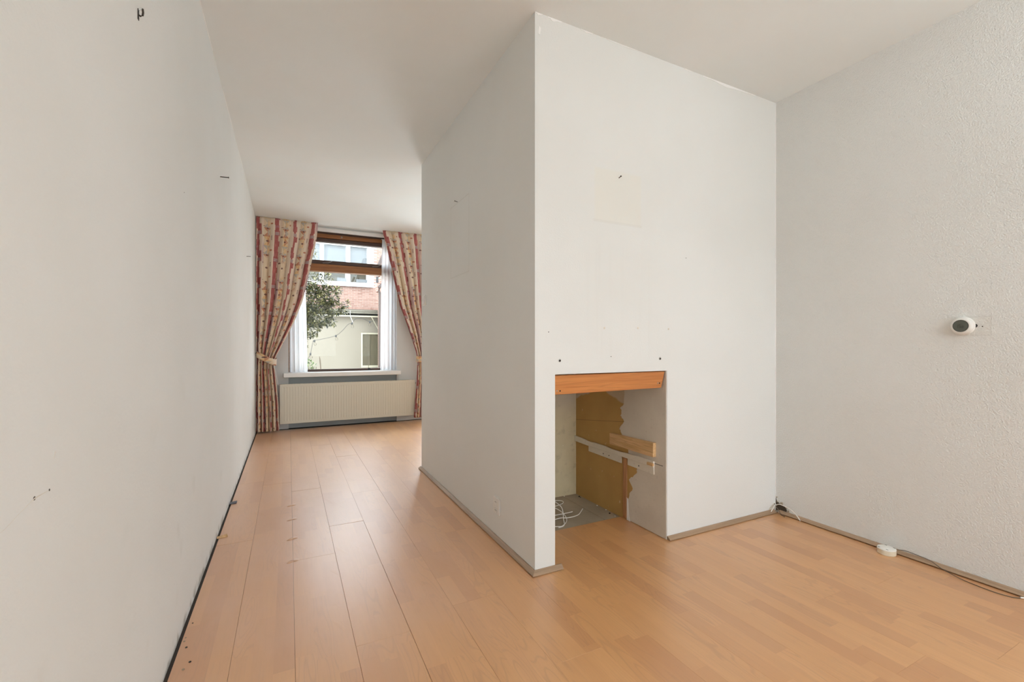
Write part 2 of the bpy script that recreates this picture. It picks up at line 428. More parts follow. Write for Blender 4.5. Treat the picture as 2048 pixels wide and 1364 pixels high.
# ------------------------------------------------------------------ mesh helpers
class MB:
    def __init__(s): s.v, s.f, s.uv = [], [], None
    def box(s, x0, x1, y0, y1, z0, z1):
        n = len(s.v)
        s.v += [(x0, y0, z0), (x1, y0, z0), (x1, y1, z0), (x0, y1, z0), (x0, y0, z1), (x1, y0, z1), (x1, y1, z1), (x0, y1, z1)]
        s.f += [tuple(n + i for i in q) for q in ((0, 3, 2, 1), (4, 5, 6, 7), (0, 1, 5, 4), (1, 2, 6, 5), (2, 3, 7, 6), (3, 0, 4, 7))]
        return s
    def prism(s, poly, axis, a0, a1):
        """poly in the two other axes (cyclic order after axis), extruded along axis"""
        n, k = len(s.v), len(poly)
        for a in (a0, a1):
            for p, q in poly:
                s.v.append({0: (a, p, q), 1: (p, a, q), 2: (p, q, a)}[axis])
        s.f.append(tuple(n + i for i in range(k))[::-1]); s.f.append(tuple(n + k + i for i in range(k)))
        for i in range(k):
            j = (i + 1) % k
            s.f.append((n + i, n + j, n + k + j, n + k + i))
        return s
    def tube(s, pts, r, seg=6):
        n = len(s.v); P = [Vector(p) for p in pts]
        rr = r if isinstance(r, (list, tuple)) else [r] * len(P)
        for i, p in enumerate(P):
            t = (P[min(i + 1, len(P) - 1)] - P[max(i - 1, 0)]).normalized()
            a = t.cross(Vector((0, 0, 1)) if abs(t.z) < 0.9 else Vector((1, 0, 0))).normalized(); b = t.cross(a)
            for k in range(seg):
                w = 2 * PI * k / seg
                s.v.append(tuple(p + (a * math.cos(w) + b * math.sin(w)) * rr[i]))
        for i in range(len(P) - 1):
            for k in range(seg):
                k2 = (k + 1) % seg
                s.f.append((n + i * seg + k, n + i * seg + k2, n + (i + 1) * seg + k2, n + (i + 1) * seg + k))
        s.f.append(tuple(n + k for k in range(seg))[::-1]); e = n + (len(P) - 1) * seg
        s.f.append(tuple(e + k for k in range(seg)))
        return s
    def lathe(s, prof, c, axis, seg=28):
        """prof = (radius, height along axis) from bottom to top; axis a unit Vector"""
        n = len(s.v); ax = Vector(axis).normalized(); c = Vector(c)
        a = ax.cross(Vector((0, 0, 1)) if abs(ax.z) < 0.9 else Vector((1, 0, 0))).normalized(); b = ax.cross(a)
        for r, hh in prof:
            for k in range(seg):
                w = 2 * PI * k / seg
                s.v.append(tuple(c + ax * hh + (a * math.cos(w) + b * math.sin(w)) * r))
        for i in range(len(prof) - 1):
            for k in range(seg):
                k2 = (k + 1) % seg
                s.f.append((n + i * seg + k, n + i * seg + k2, n + (i + 1) * seg + k2, n + (i + 1) * seg + k))
        s.f.append(tuple(n + k for k in range(seg))[::-1]); e = n + (len(prof) - 1) * seg
        s.f.append(tuple(e + k for k in range(seg)))
        return s
    def build(s, name, mat, parent=None, origin=None, bevel=0, smooth=False, seg=2):
        base = Vector(parent['_o']) if parent is not None else Vector((0, 0, 0))
        o0 = Vector(origin) if origin is not None else base
        me = D.meshes.new(name)
        me.from_pydata([tuple(Vector(p) - o0) for p in s.v], [], s.f)
        bm = bmesh.new(); bm.from_mesh(me); bmesh.ops.recalc_face_normals(bm, faces=bm.faces); bm.to_mesh(me); bm.free()
        if s.uv is not None:
            l = me.uv_layers.new(name='UVMap')
            for lp in me.loops: l.data[lp.index].uv = s.uv[lp.vertex_index]
        me.materials.append(mat)
        if smooth:
            me.shade_smooth()
        o = D.objects.new(name, me); COL.objects.link(o)
        if parent is not None: o.parent = parent
        o.location = o0 - base
        o['_o'] = tuple(o0)
        if bevel:
            b = o.modifiers.new('bevel', 'BEVEL'); b.width = bevel; b.segments = seg; b.limit_method = 'ANGLE'
        return o

def box(name, mat, x0, x1, y0, y1, z0, z1, parent=None, bevel=0, origin=None):
    return MB().box(x0, x1, y0, y1, z0, z1).build(name, mat, parent, origin, bevel)

def empty(name, loc, parent=None):
    o = D.objects.new(name, None); o.empty_display_size = 0.05
    o.location = loc; COL.objects.link(o); o['_o'] = tuple(loc)
    return o

def tag(o, label, cat, group=None, kind=None):
    o['label'] = label; o['category'] = cat
    if group: o['group'] = group
    if kind: o['kind'] = kind
    return o

def struct(o, label=None, cat='wall'):
    o['kind'] = 'structure'
    if label: o['label'] = label; o['category'] = cat
    return o

def smoothpath(pts, n=8):
    P = [Vector(p) for p in pts]; out = []
    for i in range(len(P) - 1):
        p0, p1, p2, p3 = P[max(i - 1, 0)], P[i], P[i + 1], P[min(i + 2, len(P) - 1)]
        for k in range(n):
            t = k / n
            out.append(0.5 * ((2 * p1) + (p2 - p0) * t + (2 * p0 - 5 * p1 + 4 * p2 - p3) * t * t + (3 * p1 - p0 - 3 * p2 + p3) * t ** 3))
    out.append(P[-1])
    return out

# ------------------------------------------------------------------ room shell
XL, XC, YC, YE, XR, H = -0.370, 1.0576, 1.8756, 3.924, 2.8833, 2.7013
YW, YF = 6.55, -3.0
NX0, NX1, NY, NZ = 1.171, 1.913, 2.771, 0.956

wl = struct(box('wall_left', M_WALL_L, XL - 0.12, XL, YF - 0.1, YW + 0.25, -0.03, H), 'long bare off-white plaster wall with a picture hook and nails', 'wall')
wr = struct(box('wall_right', M_WALL_R, XR, XR + 0.12, YF - 0.1, YW + 0.25, -0.03, H), 'rough spackled white wall carrying the round thermostat', 'wall')
struct(box('ceiling', M_CEIL, XL - 0.12, XR + 0.12, YF - 0.1, YW + 0.25, H, H + 0.15), 'plain white painted ceiling over both rooms', 'ceiling')

pm = MB()
pm.box(XC, NX0, YC, YE, 0.0, H)                      # left cheek
pm.box(NX1, XR, YC, YE, 0.0, H)                      # right block
pm.box(NX0, NX1, YC, YC + 0.10, NZ, H)               # front above the opening
pm.box(NX0, NX1, NY, YE, 0.0, H)                     # behind the niche
pm.box(NX0, NX1, YC + 0.10, NY, 1.25, H)             # over the niche
wp = struct(pm.build('wall_partition', M_WALL_P), 'white chimney block between the rooms with an open niche at its foot', 'wall')

# white filler smears along the top edge of the partition and down its right corner
fm = MB()
for xa, xb, t in ((1.06, 1.10, .012), (1.13, 1.21, .014), (1.32, 1.40, .006), (2.05, 2.12, .006), (2.20, 2.68, .016), (1.45, 1.70, .004)):
    k = 7
    poly = [(xa + (xb - xa) * i / k, H - 0.001) for i in range(k + 1)] + [(xb - (xb - xa) * i / k, H - 0.002 - t * (0.5 + random.random()) * math.sin(PI * min(max(i / k, .12), .88))) for i in range(k + 1)]
    fm.prism(poly, 1, YC - 0.002, YC + 0.002)
fm.prism([(1.075, 2.60), (1.085, 2.595), (1.09, 2.63), (1.08, 2.64)], 1, YC - 0.0015, YC + 0.002)
fm.build('filler_smear', M_FILLER, wp)
MB().box(XR - 0.006, XR - 0.0005, YC - 0.0025, YC + 0.001, 0.03, H).build('corner_sealant', M_FILLER, wp)

lm = MB()
for ya, yb, t in ((1.35, 1.75, .006), (1.78, 2.35, .010), (2.5, 2.9, .005), (3.3, 3.9, .005), (4.3, 5.2, .004)):
    k = 8
    lm.prism([(ya + (yb - ya) * i / k, H - 0.0005) for i in range(k + 1)] + [(yb - (yb - ya) * i / k, H - 0.002 - t * (0.5 + random.random()) * math.sin(PI * min(max(i / k, .12), .88))) for i in range(k + 1)], 0, XL - 0.001, XL + 0.002)
lm.build('filler_smear', M_FILLER, wl)

# window wall of the back room: recess under the sill, opening above
WX0, WX1, WZ0, WZ1 = 0.0, 1.40, 0.70, 2.655
wm = MB()
wm.box(XL, WX0, YW, YW + 0.25, 0.005, H)
wm.box(WX1, 1.86, YW, YW + 0.25, 0.005, H)
wm.box(2.74, XR, YW, YW + 0.25, 0.005, H)
wm.box(1.86, 2.74, YW, YW + 0.25, 2.35, H)
wm.box(WX0, WX1, YW, YW + 0.25, WZ1, H)
wb = struct(wm.build('wall_back', M_WALL_B), 'grey-white wall around the curtained garden window', 'wall')
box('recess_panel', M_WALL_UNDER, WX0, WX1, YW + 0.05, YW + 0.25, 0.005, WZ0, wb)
# glazed door added out of sight behind the partition, to let light in
dr = empty('added_door_1', (2.30, YW + 0.12, 0.0)); struct(dr)
for nm, a in (('door_stile', (1.86, 1.94, YW + .08, YW + .16, 0.012, 2.35)), ('door_stile', (2.66, 2.74, YW + .08, YW + .16, 0.012, 2.35)),
              ('door_rail', (1.94, 2.66, YW + .08, YW + .16, 0.012, 0.18)), ('door_rail', (1.94, 2.66, YW + .08, YW + .16, 2.26, 2.35))):
    box(nm, M_WHITE, *a, dr, 0.003)
box('door_pane', M_GLASS, 1.94, 2.66, YW + .115, YW + .125, 0.18, 2.26, dr)

# street side wall behind the camera, with its wide window
wm = MB()
wm.box(XL, 0.55, YF - 0.1, YF, -0.03, H); wm.box(2.45, XR, YF - 0.1, YF, -0.03, H)
wm.box(0.55, 2.45, YF - 0.1, YF, -0.03, 0.68); wm.box(0.55, 2.45, YF - 0.1, YF, 2.50, H)
struct(wm.build('wall_front', M_WALL_B), 'plain white wall with the wide street window', 'wall')
w2 = empty('window_2', (1.45, YF - 0.05, 0.62)); struct(w2)
for a in ((0.55, 2.45, YF - .08, YF - .02, 0.68, 0.73), (0.55, 2.45, YF - .08, YF - .02, 2.45, 2.50), (0.55, 0.61, YF - .08, YF - .02, .73, 2.45),
          (2.39, 2.45, YF - .08, YF - .02, .73, 2.45), (1.45, 1.51, YF - .08, YF - .02, .73, 2.45)):
    box('window_bar', M_WHITE, *a, w2, 0.004)

# ------------------------------------------------------------------ floor of laminate boards
fl = empty('floor', (0, 0, 0)); struct(fl, 'beech laminate floor of three-strip boards running towards the window', 'floor')
box('subfloor', M_SUB, XL - 0.1, XR + 0.1, YF, YW + 0.25, -0.08, -0.0095, fl)
PL, PW, TH = 1.212, 0.2, 0.009
plank_mesh = {}
def plank(x0, x1, y0, y1, dz, tilt, gap=0.00045):
    w, l = x1 - x0 - 2 * gap, y1 - y0 - 2 * gap
    if l < 0.02 or w < 0.01: return
    cx = (x0 + x1) / 2
    # keep the print aligned on the full board: local x is measured from the board's own centre line
    ch = 0.0006 if gap > 0.0003 else 0.0003
    key = (gap, round(w, 4), round(l, 4), round(cx - fullc, 4))
    me = plank_mesh.get(key)
    if me is None:
        c = ch; ox = cx - fullc
        a, b = ox - w / 2, ox + w / 2
        v = [(a, 0, -TH), (b, 0, -TH), (b, l, -TH), (a, l, -TH), (a, 0, -c), (b, 0, -c), (b, l, -c), (a, l, -c),
             (a + c, c, 0), (b - c, c, 0), (b - c, l - c, 0), (a + c, l - c, 0)]
        f = [(0, 3, 2, 1), (0, 1, 5, 4), (1, 2, 6, 5), (2, 3, 7, 6), (3, 0, 4, 7), (4, 5, 9, 8), (5, 6, 10, 9), (6, 7, 11, 10), (7, 4, 8, 11), (8, 9, 10, 11)]
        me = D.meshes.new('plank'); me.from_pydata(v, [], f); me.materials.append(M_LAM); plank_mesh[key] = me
    o = D.objects.new('plank', me); COL.objects.link(o); o.parent = fl
    o.location = (fullc, y0 + gap, dz); o.rotation_euler = (tilt[0], tilt[1], 0)
offs = {-2: 2.92, -1: 2.80, 0: 2.54, 1: 2.93, 2: 3.51}
prev = 3.51
for r in range(-2, 15):
    a, b = 0.02 + 0.2 * r, 0.22 + 0.2 * r
    fullc = (a + b) / 2
    a2, b2 = max(a, XL + 0.014), min(b, XR - 0.008)
    if r not in offs:
        prev = prev + random.choice((0.37, 0.45, 0.72, 0.83)); offs[r] = prev
    y = offs[r] - math.ceil((offs[r] - YF) / PL) * PL
    while y < YW - 0.03:
        y0, y1 = max(y, YF), min(y + PL, YW - 0.018)
        spans = [(y0, y1)]
        if a > 1.1:   # boards stop at the niche floor; under the chimney block there are none
            spans = [(s0, min(s1, 2.262)) for s0, s1 in spans if s0 < 2.262] + [(max(s0, YE - 0.03), s1) for s0, s1 in spans if s1 > YE - 0.03]
        worn = r <= 2 and y1 > 1.5
        for s0, s1 in spans:
            dz = random.uniform(-0.0008, 0.0003) if worn else random.uniform(-0.00015, 0.0)
            plank(a2, b2, s0, s1, dz, (random.uniform(-.0004, .0004), random.uniform(-.0030, .0030)) if worn else (0, 0), 0.0004 if worn else 0.00015)
        y += PL
# dusty boards at the bottom of the niche
for xa, xb in ((NX0 - 0.0, 1.788), (1.792, NX1)):
    box('niche_board', M_DUST, xa, xb, 2.2635, NY, -0.0095, -0.004, fl, 0.001)
# swollen spots on the joint of the worn boards
for yy in (3.432, 3.155, 2.84, 2.544):
    sm = MB()
    for sgn, ln in ((-1, 0.032), (1, 0.027)):
        prof = [(0.017, 0.0), (0.0145, 0.0022), (0.009, 0.0038), (0.002, 0.0043)]
        n0 = len(sm.v)
        for rr, hh in prof:
            for k in range(9):
                w = -PI / 2 + PI * k / 8
                sm.v.append((0.021 + sgn * (0.0006 + math.cos(w) * rr * ln / 0.017), yy - 0.02 * math.cos(w) * rr / .017 * (sgn < 0) + math.sin(w) * rr, hh))
        for i in range(len(prof) - 1):
            for k in range(8):
                sm.f.append((n0 + i * 9 + k, n0 + i * 9 + k + 1, n0 + (i + 1) * 9 + k + 1, n0 + (i + 1) * 9 + k))
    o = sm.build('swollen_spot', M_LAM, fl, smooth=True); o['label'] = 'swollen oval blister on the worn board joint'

# ------------------------------------------------------------------ skirting strips
def strip_profile(w=0.024, h=0.021, lift=0.002):
    return [(0.0, lift), (w, lift), (w, 0.0065), (w * 0.80, 0.011), (w * 0.35, h - 0.002), (w * 0.22, h), (0.0, h)]
def strip(name, along, c, sgn, t0, t1, mat, m0=0.0, m1=0.0, lift=0.002):
    """along: 'x' or 'y'; c: wall plane; sgn: side it sticks out to; m0/m1: mitre at the ends"""
    mb = MB(); P = strip_profile(lift=lift); k = len(P)
    for t, mt in ((t0, m0), (t1, m1)):
        for d, hgt in P:
            q = c + sgn * d
            mb.v.append((q, t + mt * d, hgt) if along == 'y' else (t + mt * d, q, hgt))
    mb.f.append(tuple(range(k))); mb.f.append(tuple(range(k, 2 * k))[::-1])
    for i in range(k):
        j = (i + 1) % k
        mb.f.append((i, j, k + j, k + i))
    o = mb.build(name, mat)
    return struct(o)
struct(strip('baseboard_side', 'y', XC, -1, YC, YE + 0.02, M_STRIP, m0=-1, lift=0.0035), 'thin wood-print floor strip along the dim side of the chimney block', 'baseboard')
struct(strip('baseboard_corner', 'x', YC, -1, XC, NX0 + 0.035, M_STRIPX, m0=-1), 'short wood-print floor strip before the narrow pier left of the niche', 'baseboard')
struct(strip('baseboard_front', 'x', YC, -1, NX1, XR - 0.026, M_STRIPX), 'wood-print floor strip right of the niche under the bright wall', 'baseboard')
struct(strip('baseboard_right', 'y', XR, -1, YF, YC - 0.03, M_STRIP, lift=0.0048), 'wood-print floor strip under the spackled right wall', 'baseboard')

# ------------------------------------------------------------------ niche lining
ns = struct(MB().box(NX1 - 0.002, NX1 - 0.0002, 2.05, NY - 0.004, -0.004, 1.25).build('wall_niche_side', M_OCHRE), 'old ochre painted side of the niche with torn grey plaster', 'wall')
struct(MB().box(NX0, NX1 - 0.002, NY - 0.004, NY - 0.0002, -0.004, 1.25).build('wall_niche_back', M_NBACK), 'dirty green-cream painted back of the niche', 'wall')
def rag(pts, n=3, amp=0.006):
    out = []
    for i in range(len(pts) - 1):
        for k in range(n):
            t = k / n; p, q = pts[i], pts[i + 1]
            j = amp if k else 0
            out.append((p[0] + (q[0] - p[0]) * t + random.uniform(-j, j), p[1] + (q[1] - p[1]) * t + random.uniform(-j, j)))
    out.append(pts[-1]); return out
up = rag([(2.225, 1.25), (2.229, 0.821), (2.233, 0.725), (2.267, 0.699), (2.257, 0.672), (2.267, 0.645), (2.238, 0.630), (2.233, 0.612), (2.277, 0.559), (2.257, 0.537), (2.20, 0.47), (2.19, 0.411)])
MB().prism([(YC + 0.001, 0.411), (YC + 0.001, 1.25)] + up, 0, NX1 - 0.006, NX1 - 0.0021).build('plaster_layer', M_GREY, ns)
lo = rag([(2.10, 0.4105), (2.112, 0.342), (2.116, 0.315), (2.152, 0.28), (2.186, 0.258), (2.150, 0.212), (2.180, 0.174), (2.192, 0.135), (2.196, 0.03), (2.19, 0.004)])
MB().prism([(YC + 0.001, 0.004), (YC + 0.001, 0.4105)] + lo, 0, NX1 - 0.006, NX1 - 0.0021).build('plaster_layer', M_GREY, ns)
# horizontal mortar ledge and the hanging flanges below it
top = rag([(1.963, 0.423), (2.10, 0.428), (2.25, 0.418), (2.45, 0.424), (2.60, 0.420), (2.766, 0.430)], 4, 0.004)
MB().prism(top + [(2.766, 0.392), (2.60, 0.388), (2.25, 0.391), (1.963, 0.389)], 0, NX1 - 0.020, NX1 - 0.0061).build('ledge', M_MORTAR, ns, bevel=0.003)
box('ledge_crack', M_DARK, NX1 - 0.0066, NX1 - 0.0058, 1.90, 2.00, 0.4095, 0.4125, ns)
for a, b in ((2.250, 2.598), (1.966, 2.190)):
    fz = MB().prism([(a, 0.346), (b, 0.350), (b, 0.392), (a, 0.392)], 0, NX1 - 0.013, NX1 - 0.0061).build('ledge_flange', M_MORTAR, ns, bevel=0.001)
    for q in ((0.35, 0.52) if a > 2.2 else (0.55,)):
        MB().lathe([(0.004, 0), (0.004, 0.0008)], (NX1 - 0.013, a + (b - a) * q, 0.368), (-1, 0, 0), 8).build('screw_hole', M_DARK, fz)
box('splinter', M_PINE, NX1 - 0.030, NX1 - 0.020, 1.955, 2.005, 0.398, 0.414, ns, 0.002)
box('upright_lath', M_REDWOOD, NX1 - 0.0085, NX1 - 0.0022, 2.204, 2.240, 0.004, 0.386, ns, 0.002)
# flaking filler at the foot of the plaster edge
MB().prism([(2.204, 0.0), (2.172, 0.0), (2.182, 0.03), (2.188, 0.07), (2.190, 0.10), (2.193, 0.135), (2.204, 0.14)], 0, NX1 - 0.0080, NX1 - 0.0058).build('filler_edge', M_FILLER, ns, bevel=0.001)
# rubble along the foot of the niche walls
for k in range(12):
    t = random.random()
    p = (random.uniform(1.35, 1.88), NY - 0.012 - random.random() * 0.02) if k < 6 else (NX1 - 0.012 - random.random() * 0.02, random.uniform(2.28, 2.74))
    r0 = random.uniform(0.003, 0.007)
    rb = MB().lathe([(r0 * 0.7, 0), (r0, r0 * 0.4), (r0 * 0.5, r0)], (p[0], p[1], -0.004), (random.uniform(-.3, .3), random.uniform(-.3, .3), 1), 5).build('plaster_crumb', random.choice((M_DUST, M_MORTAR, M_DARK)), None, origin=(p[0], p[1], -0.004))
    tag(rb, 'small grey plaster crumb lying along the foot of the niche walls', 'rubble', 'plaster crumbs in the niche')

# loose pine block fixed on the side of the niche, above the ledge
pb = MB().prism([(1.953, 0.452), (2.346, 0.452), (2.346, 0.524), (1.953, 0.534)], 0, NX1 - 0.030, NX1 - 0.0061).build('wood_block', M_PINE, origin=(NX1 - 0.02, 2.15, 0.452), bevel=0.002)
tag(pb, 'raw pine batten fixed above the ledge inside the niche', 'batten')
# orange board hung in the top of the opening, leaning inwards
lb = empty('lintel_board', (1.54, YC + 0.03, 0.86)); tag(lb, 'orange varnished board with screws across the top of the niche opening', 'board')
bd = MB(); bt, dy = 0.020, 0.022
bd.v = [(NX0 + 0.002, YC + .004 + dy, .852), (NX1 - 0.018, YC + .004 + dy, .858), (NX1 - 0.014, YC + .004, .950), (NX0 + 0.002, YC + .004, .948),
        (NX0 + 0.002, YC + .004 + dy + bt, .855), (NX1 - 0.018, YC + .004 + dy + bt, .861), (NX1 - 0.014, YC + .004 + bt, .953), (NX0 + 0.002, YC + .004 + bt, .951)]
bd.f = [(0, 1, 2, 3), (7, 6, 5, 4), (0, 4, 5, 1), (1, 5, 6, 2), (2, 6, 7, 3), (3, 7, 4, 0)]
bd.build('board', M_ORANGE, lb, bevel=0.0015)
for sx, sz in ((1.196, 0.872), (1.214, 0.871), (1.862, 0.886), (1.876, 0.885)):
    yy = YC + .004 + dy * (0.95 - sz) / 0.096
    MB().lathe([(0.0042, -0.002), (0.0042, 0.0008), (0.002, 0.0014)], (sx, yy, sz), (0, -1, -0.2), 10).build('screw', M_STEEL if sx in (1.196, 1.862) else M_DARK, lb)

# white cables lying in the niche, coming from behind the left pier
def cable(name, pts, r, mat, n=8):
    return MB().tube(smoothpath(pts, n), r, 6).build(name, mat, None, origin=pts[0], smooth=True)
CG = 'white cables on the niche floor'
cl = 'thin white cable looping over the dusty niche floor behind the left pier'
for pts in ([(1.40, 2.60, .004), (1.58, 2.58, .010), (1.68, 2.60, .012), (1.715, 2.65, .008), (1.68, 2.69, .004), (1.58, 2.68, .003), (1.42, 2.66, .003)],
            [(1.36, 2.33, .016), (1.50, 2.37, .020), (1.58, 2.37, .012), (1.66, 2.385, .010), (1.71, 2.42, .014), (1.745, 2.45, .016)],
            [(1.30, 2.30, .030), (1.44, 2.285, .012), (1.49, 2.30, .003), (1.56, 2.36, .004), (1.58, 2.44, .020), (1.545, 2.50, .040), (1.44, 2.52, .06)],
            [(1.36, 2.46, .004), (1.52, 2.455, .006), (1.63, 2.45, .008), (1.665, 2.452, .009)],
            [(1.36, 2.56, .12), (1.50, 2.50, .105), (1.555, 2.42, .070), (1.535, 2.36, .015), (1.50, 2.30, .003), (1.45, 2.285, .003)]):
    tag(cable('white_cable', pts, 0.0025, M_CABLE), cl, 'cable', CG)

# ------------------------------------------------------------------ things on the chimney block
def plate(name, y0, y1, z0, z1, th, mat):
    e = empty(name, (XC - th / 2, (y0 + y1) / 2, z0)); return e
so = plate('wall_socket', 2.262, 2.345, 0.147, 0.239, 0.012, M_PLASTIC)
tag(so, 'off-white double power socket low on the dim side of the chimney block', 'socket')
box('cover_plate', M_PLASTIC_WALL, XC - 0.011, XC, 2.262, 2.345, 0.147, 0.239, so, 0.003)
for zz in (0.170, 0.216):
    ins = MB().lathe([(0.0185, 0.0), (0.0185, 0.0018), (0.0165, 0.0020), (0.0160, 0.0005)], (XC - 0.011, 2.3035, zz), (-1, 0, 0), 20).build('socket_insert', M_PLASTIC_WALL, so, smooth=False)
    for dyy in (-0.0065, 0.0065):
        MB().lathe([(0.0026, 0), (0.0026, 0.0004)], (XC - 0.0132, 2.3035 + dyy, zz), (-1, 0, 0), 8).build('pin_hole', M_DARK, ins)
sw = plate('light_switch', 3.775, 3.865, 1.447, 1.530, 0.012, M_PLASTIC)
tag(sw, 'white two-gang light switch at the far edge of the chimney block', 'light switch')
box('cover_plate', M_PLASTIC, XC - 0.010, XC, 3.775, 3.865, 1.443, 1.531, sw, 0.003)
box('rocker', M_WHITE, XC - 0.016, XC - 0.010, 3.787, 3.853, 1.492, 1.521, sw, 0.002)
box('rocker', M_WHITE, XC - 0.016, XC - 0.010, 3.787, 3.853, 1.453, 1.482, sw, 0.002)

def nail(name, p, d, ln, r, label, mat=M_IRON, hook=False):
    p = Vector(p); d = Vector(d).normalized()
    e = empty(name, p); tag(e, label, 'hook' if hook else 'nail')
    if hook:
        q = p + d * ln
        MB().tube([p, q, q + Vector((0, 0, 0.006)), q + Vector((0, 0, 0.018))], r, 6).build('hook', mat, e)
    else:
        MB().tube([p - d * 0.003, p + d * ln], r, 6).build('shank', mat, e)
        MB().lathe([(r * 1.9, 0), (r * 1.9, r), (r, r * 1.4)], p + d * ln, d, 8).build('head', mat, e)
    return e
nail('wall_nail', (XC, 2.977, 2.102), (-1, 0, 0.2), 0.02, 0.0022, 'small nail high on the dim side of the chimney block')
nail('wall_nail', (1.569, YC, 1.987), (0, -1, 0.25), 0.016, 0.0022, 'single small nail high on the bright wall above the niche')
nail('wall_nail', (XL, 3.203, 2.115), (1, 0, 0.05), 0.042, 0.0028, 'long nail sticking out of the left wall towards the window')
nail('wall_nail', (XL, 5.10, 1.972), (1, 0, 0.05), 0.03, 0.0025, 'nail in the left wall close to the printed curtain')
# iron picture hook on the left wall
ph = empty('picture_hook', (XL, 1.567, 2.00)); tag(ph, 'dark iron picture hook high on the left wall', 'hook')
box('back_plate', M_IRON, XL, XL + 0.002, 1.553, 1.562, 1.992, 2.022, ph, 0.001)
MB().tube([(XL + .001, 1.557, 2.006), (XL + .006, 1.558, 2.004), (XL + .010, 1.559, 2.008), (XL + .011, 1.559, 2.016), (XL + .010, 1.559, 2.026)], 0.0025, 8).build('hook', M_IRON, ph)
MB().tube([(XL + .001, 1.5575, 2.020), (XL + .006, 1.5585, 2.024), (XL + .010, 1.559, 2.026)], 0.0018, 8).build('nail', M_STEEL, ph)
# empty wall plugs above the niche
for x, z, lab in ((1.197, 1.024, 'grey wall plug above the left end of the niche opening'), (1.860, 1.025, 'grey wall plug above the right end of the niche opening')):
    e = empty('wall_plug', (x, YC, z)); tag(e, lab, 'plug')
    MB().lathe([(0.0085, -0.004), (0.0085, 0.001), (0.006, 0.0015)], (x, YC, z), (0, -1, 0), 12).build('plug', M_STEEL, e)
    MB().lathe([(0.0052, 0.0), (0.0052, 0.0019)], (x + 0.001, YC, z - 0.001), (0, -1, 0), 10).build('hole', M_DARK, e)
# filled drill holes
for x, z in ((1.473, 1.189), (1.700, 1.193), (1.925, 1.191)):
    MB().lathe([(0.006, -0.002), (0.006, 0.0006), (0.004, 0.001)], (x, YC, z), (0, -1, 0), 10).build('filled_hole', M_GREY, wp)
for x, z in ((2.062, 1.605), (1.516, 1.040), (1.134, 1.164)):
    MB().lathe([(0.0025, -0.002), (0.0025, 0.0006)], (x, YC, z), (0, -1, 0), 8).build('nail_hole', M_IRON, wp)
for y, z in ((2.165, 1.704), (1.049, 0.850)):
    MB().lathe([(0.002, -0.002), (0.002, 0.0006)], (XL, y, z), (1, 0, 0), 8).build('nail_hole', M_IRON, wl)
# crack and small holes low on the left wall
MB().tube([(XL, 0.884, 0.829), (XL, 0.915, 0.832), (XL, 0.955, 0.842), (XL, 0.985, 0.848), (XL + .0003, 0.998, 0.851), (XL, 1.049, 0.850)], [0.0002, 0.0003, 0.0003, 0.0004, 0.0010, 0.0003], 5).build('crack', M_GREY, wl)
MB().lathe([(0.003, -0.002), (0.0035, 0.0004)], (XL, 0.998, 0.851), (1, 0, 0), 7).build('chip', M_IRON, wl)
MB().tube([(XL, 1.066, 0.900), (XL, 1.070, 0.912)], 0.0006, 5).build('scratch', M_GREY, wl)

# ------------------------------------------------------------------ thermostat on the right wall
th = empty('thermostat', (XR, 0.953, 1.148)); tag(th, 'round white room thermostat with a dark display on the spackled wall', 'thermostat')
cT = (XR, 0.953, 1.191); ax = (-1, 0, 0)
MB().lathe([(0.042, 0.0), (0.0435, 0.004), (0.0435, 0.010), (0.0415, 0.013)], cT, ax, 40).build('base', M_PLASTIC, th, smooth=False)
MB().lathe([(0.0410, 0.012), (0.0412, 0.018), (0.0395, 0.025), (0.0355, 0.0305), (0.0295, 0.0330), (0.0285, 0.0325)], cT, ax, 40).build('dial', M_PLASTIC_WALL, th, smooth=True)
M_LCDRIM = Mat('display_rim', (0.03, 0.03, 0.028), 0.2).m
M_LCD = Mat('display_glass', (0.095, 0.105, 0.090), 0.12).m
M_SEG = Mat('display_digit', (0.012, 0.016, 0.012), 0.4).m
MB().lathe([(0.0285, 0.0315), (0.0285, 0.0332), (0.0262, 0.0334)], cT, ax, 40).build('display_ring', M_LCDRIM, th)
dsp = MB().lathe([(0.0262, 0.0325), (0.0262, 0.0336)], cT, ax, 40).build('display', M_LCD, th)
SEGS = {'1': 'bc', '5': 'afgcd', '0': 'abcdef'}
def digit(ch, yc, zc, w, h, t):
    mb = MB()
    for s_ in SEGS[ch]:
        a = {'a': (-w, w, h - t, h), 'd': (-w, w, -h, -h + t), 'g': (-w, w, -t / 2, t / 2), 'b': (w - t, w, 0, h), 'c': (w - t, w, -h, 0),
             'f': (-w, -w + t, 0, h), 'e': (-w, -w + t, -h, 0)}[s_]
        # seen from the room, reading direction runs towards smaller y
        mb.box(XR - 0.0340, XR - 0.0336, yc - a[1], yc - a[0], zc + a[2], zc + a[3])
    o = mb.build('digit', M_SEG, dsp)
digit('1', 0.953 + 0.0125, 1.190, 0.0035, 0.0080, 0.0016)
digit('5', 0.953 + 0.0020, 1.190, 0.0042, 0.0080, 0.0017)
digit('0', 0.953 - 0.0085, 1.1865, 0.0029, 0.0045, 0.0013)
MB().box(XR - 0.0340, XR - 0.0336, 0.9485, 0.950, 1.182, 1.1835).build('decimal_point', M_SEG, dsp)
hm = MB().lathe([(0.009, -0.003), (0.009, 0.0008)], (XR, 0.913, 1.191), ax, 12).build('cable_hole', M_DARK, wr)
MB().lathe([(0.0025, -0.003), (0.0025, 0.0008)], (XR, 0.888, 1.187), ax, 8).build('cable_hole', M_DARK, wr)

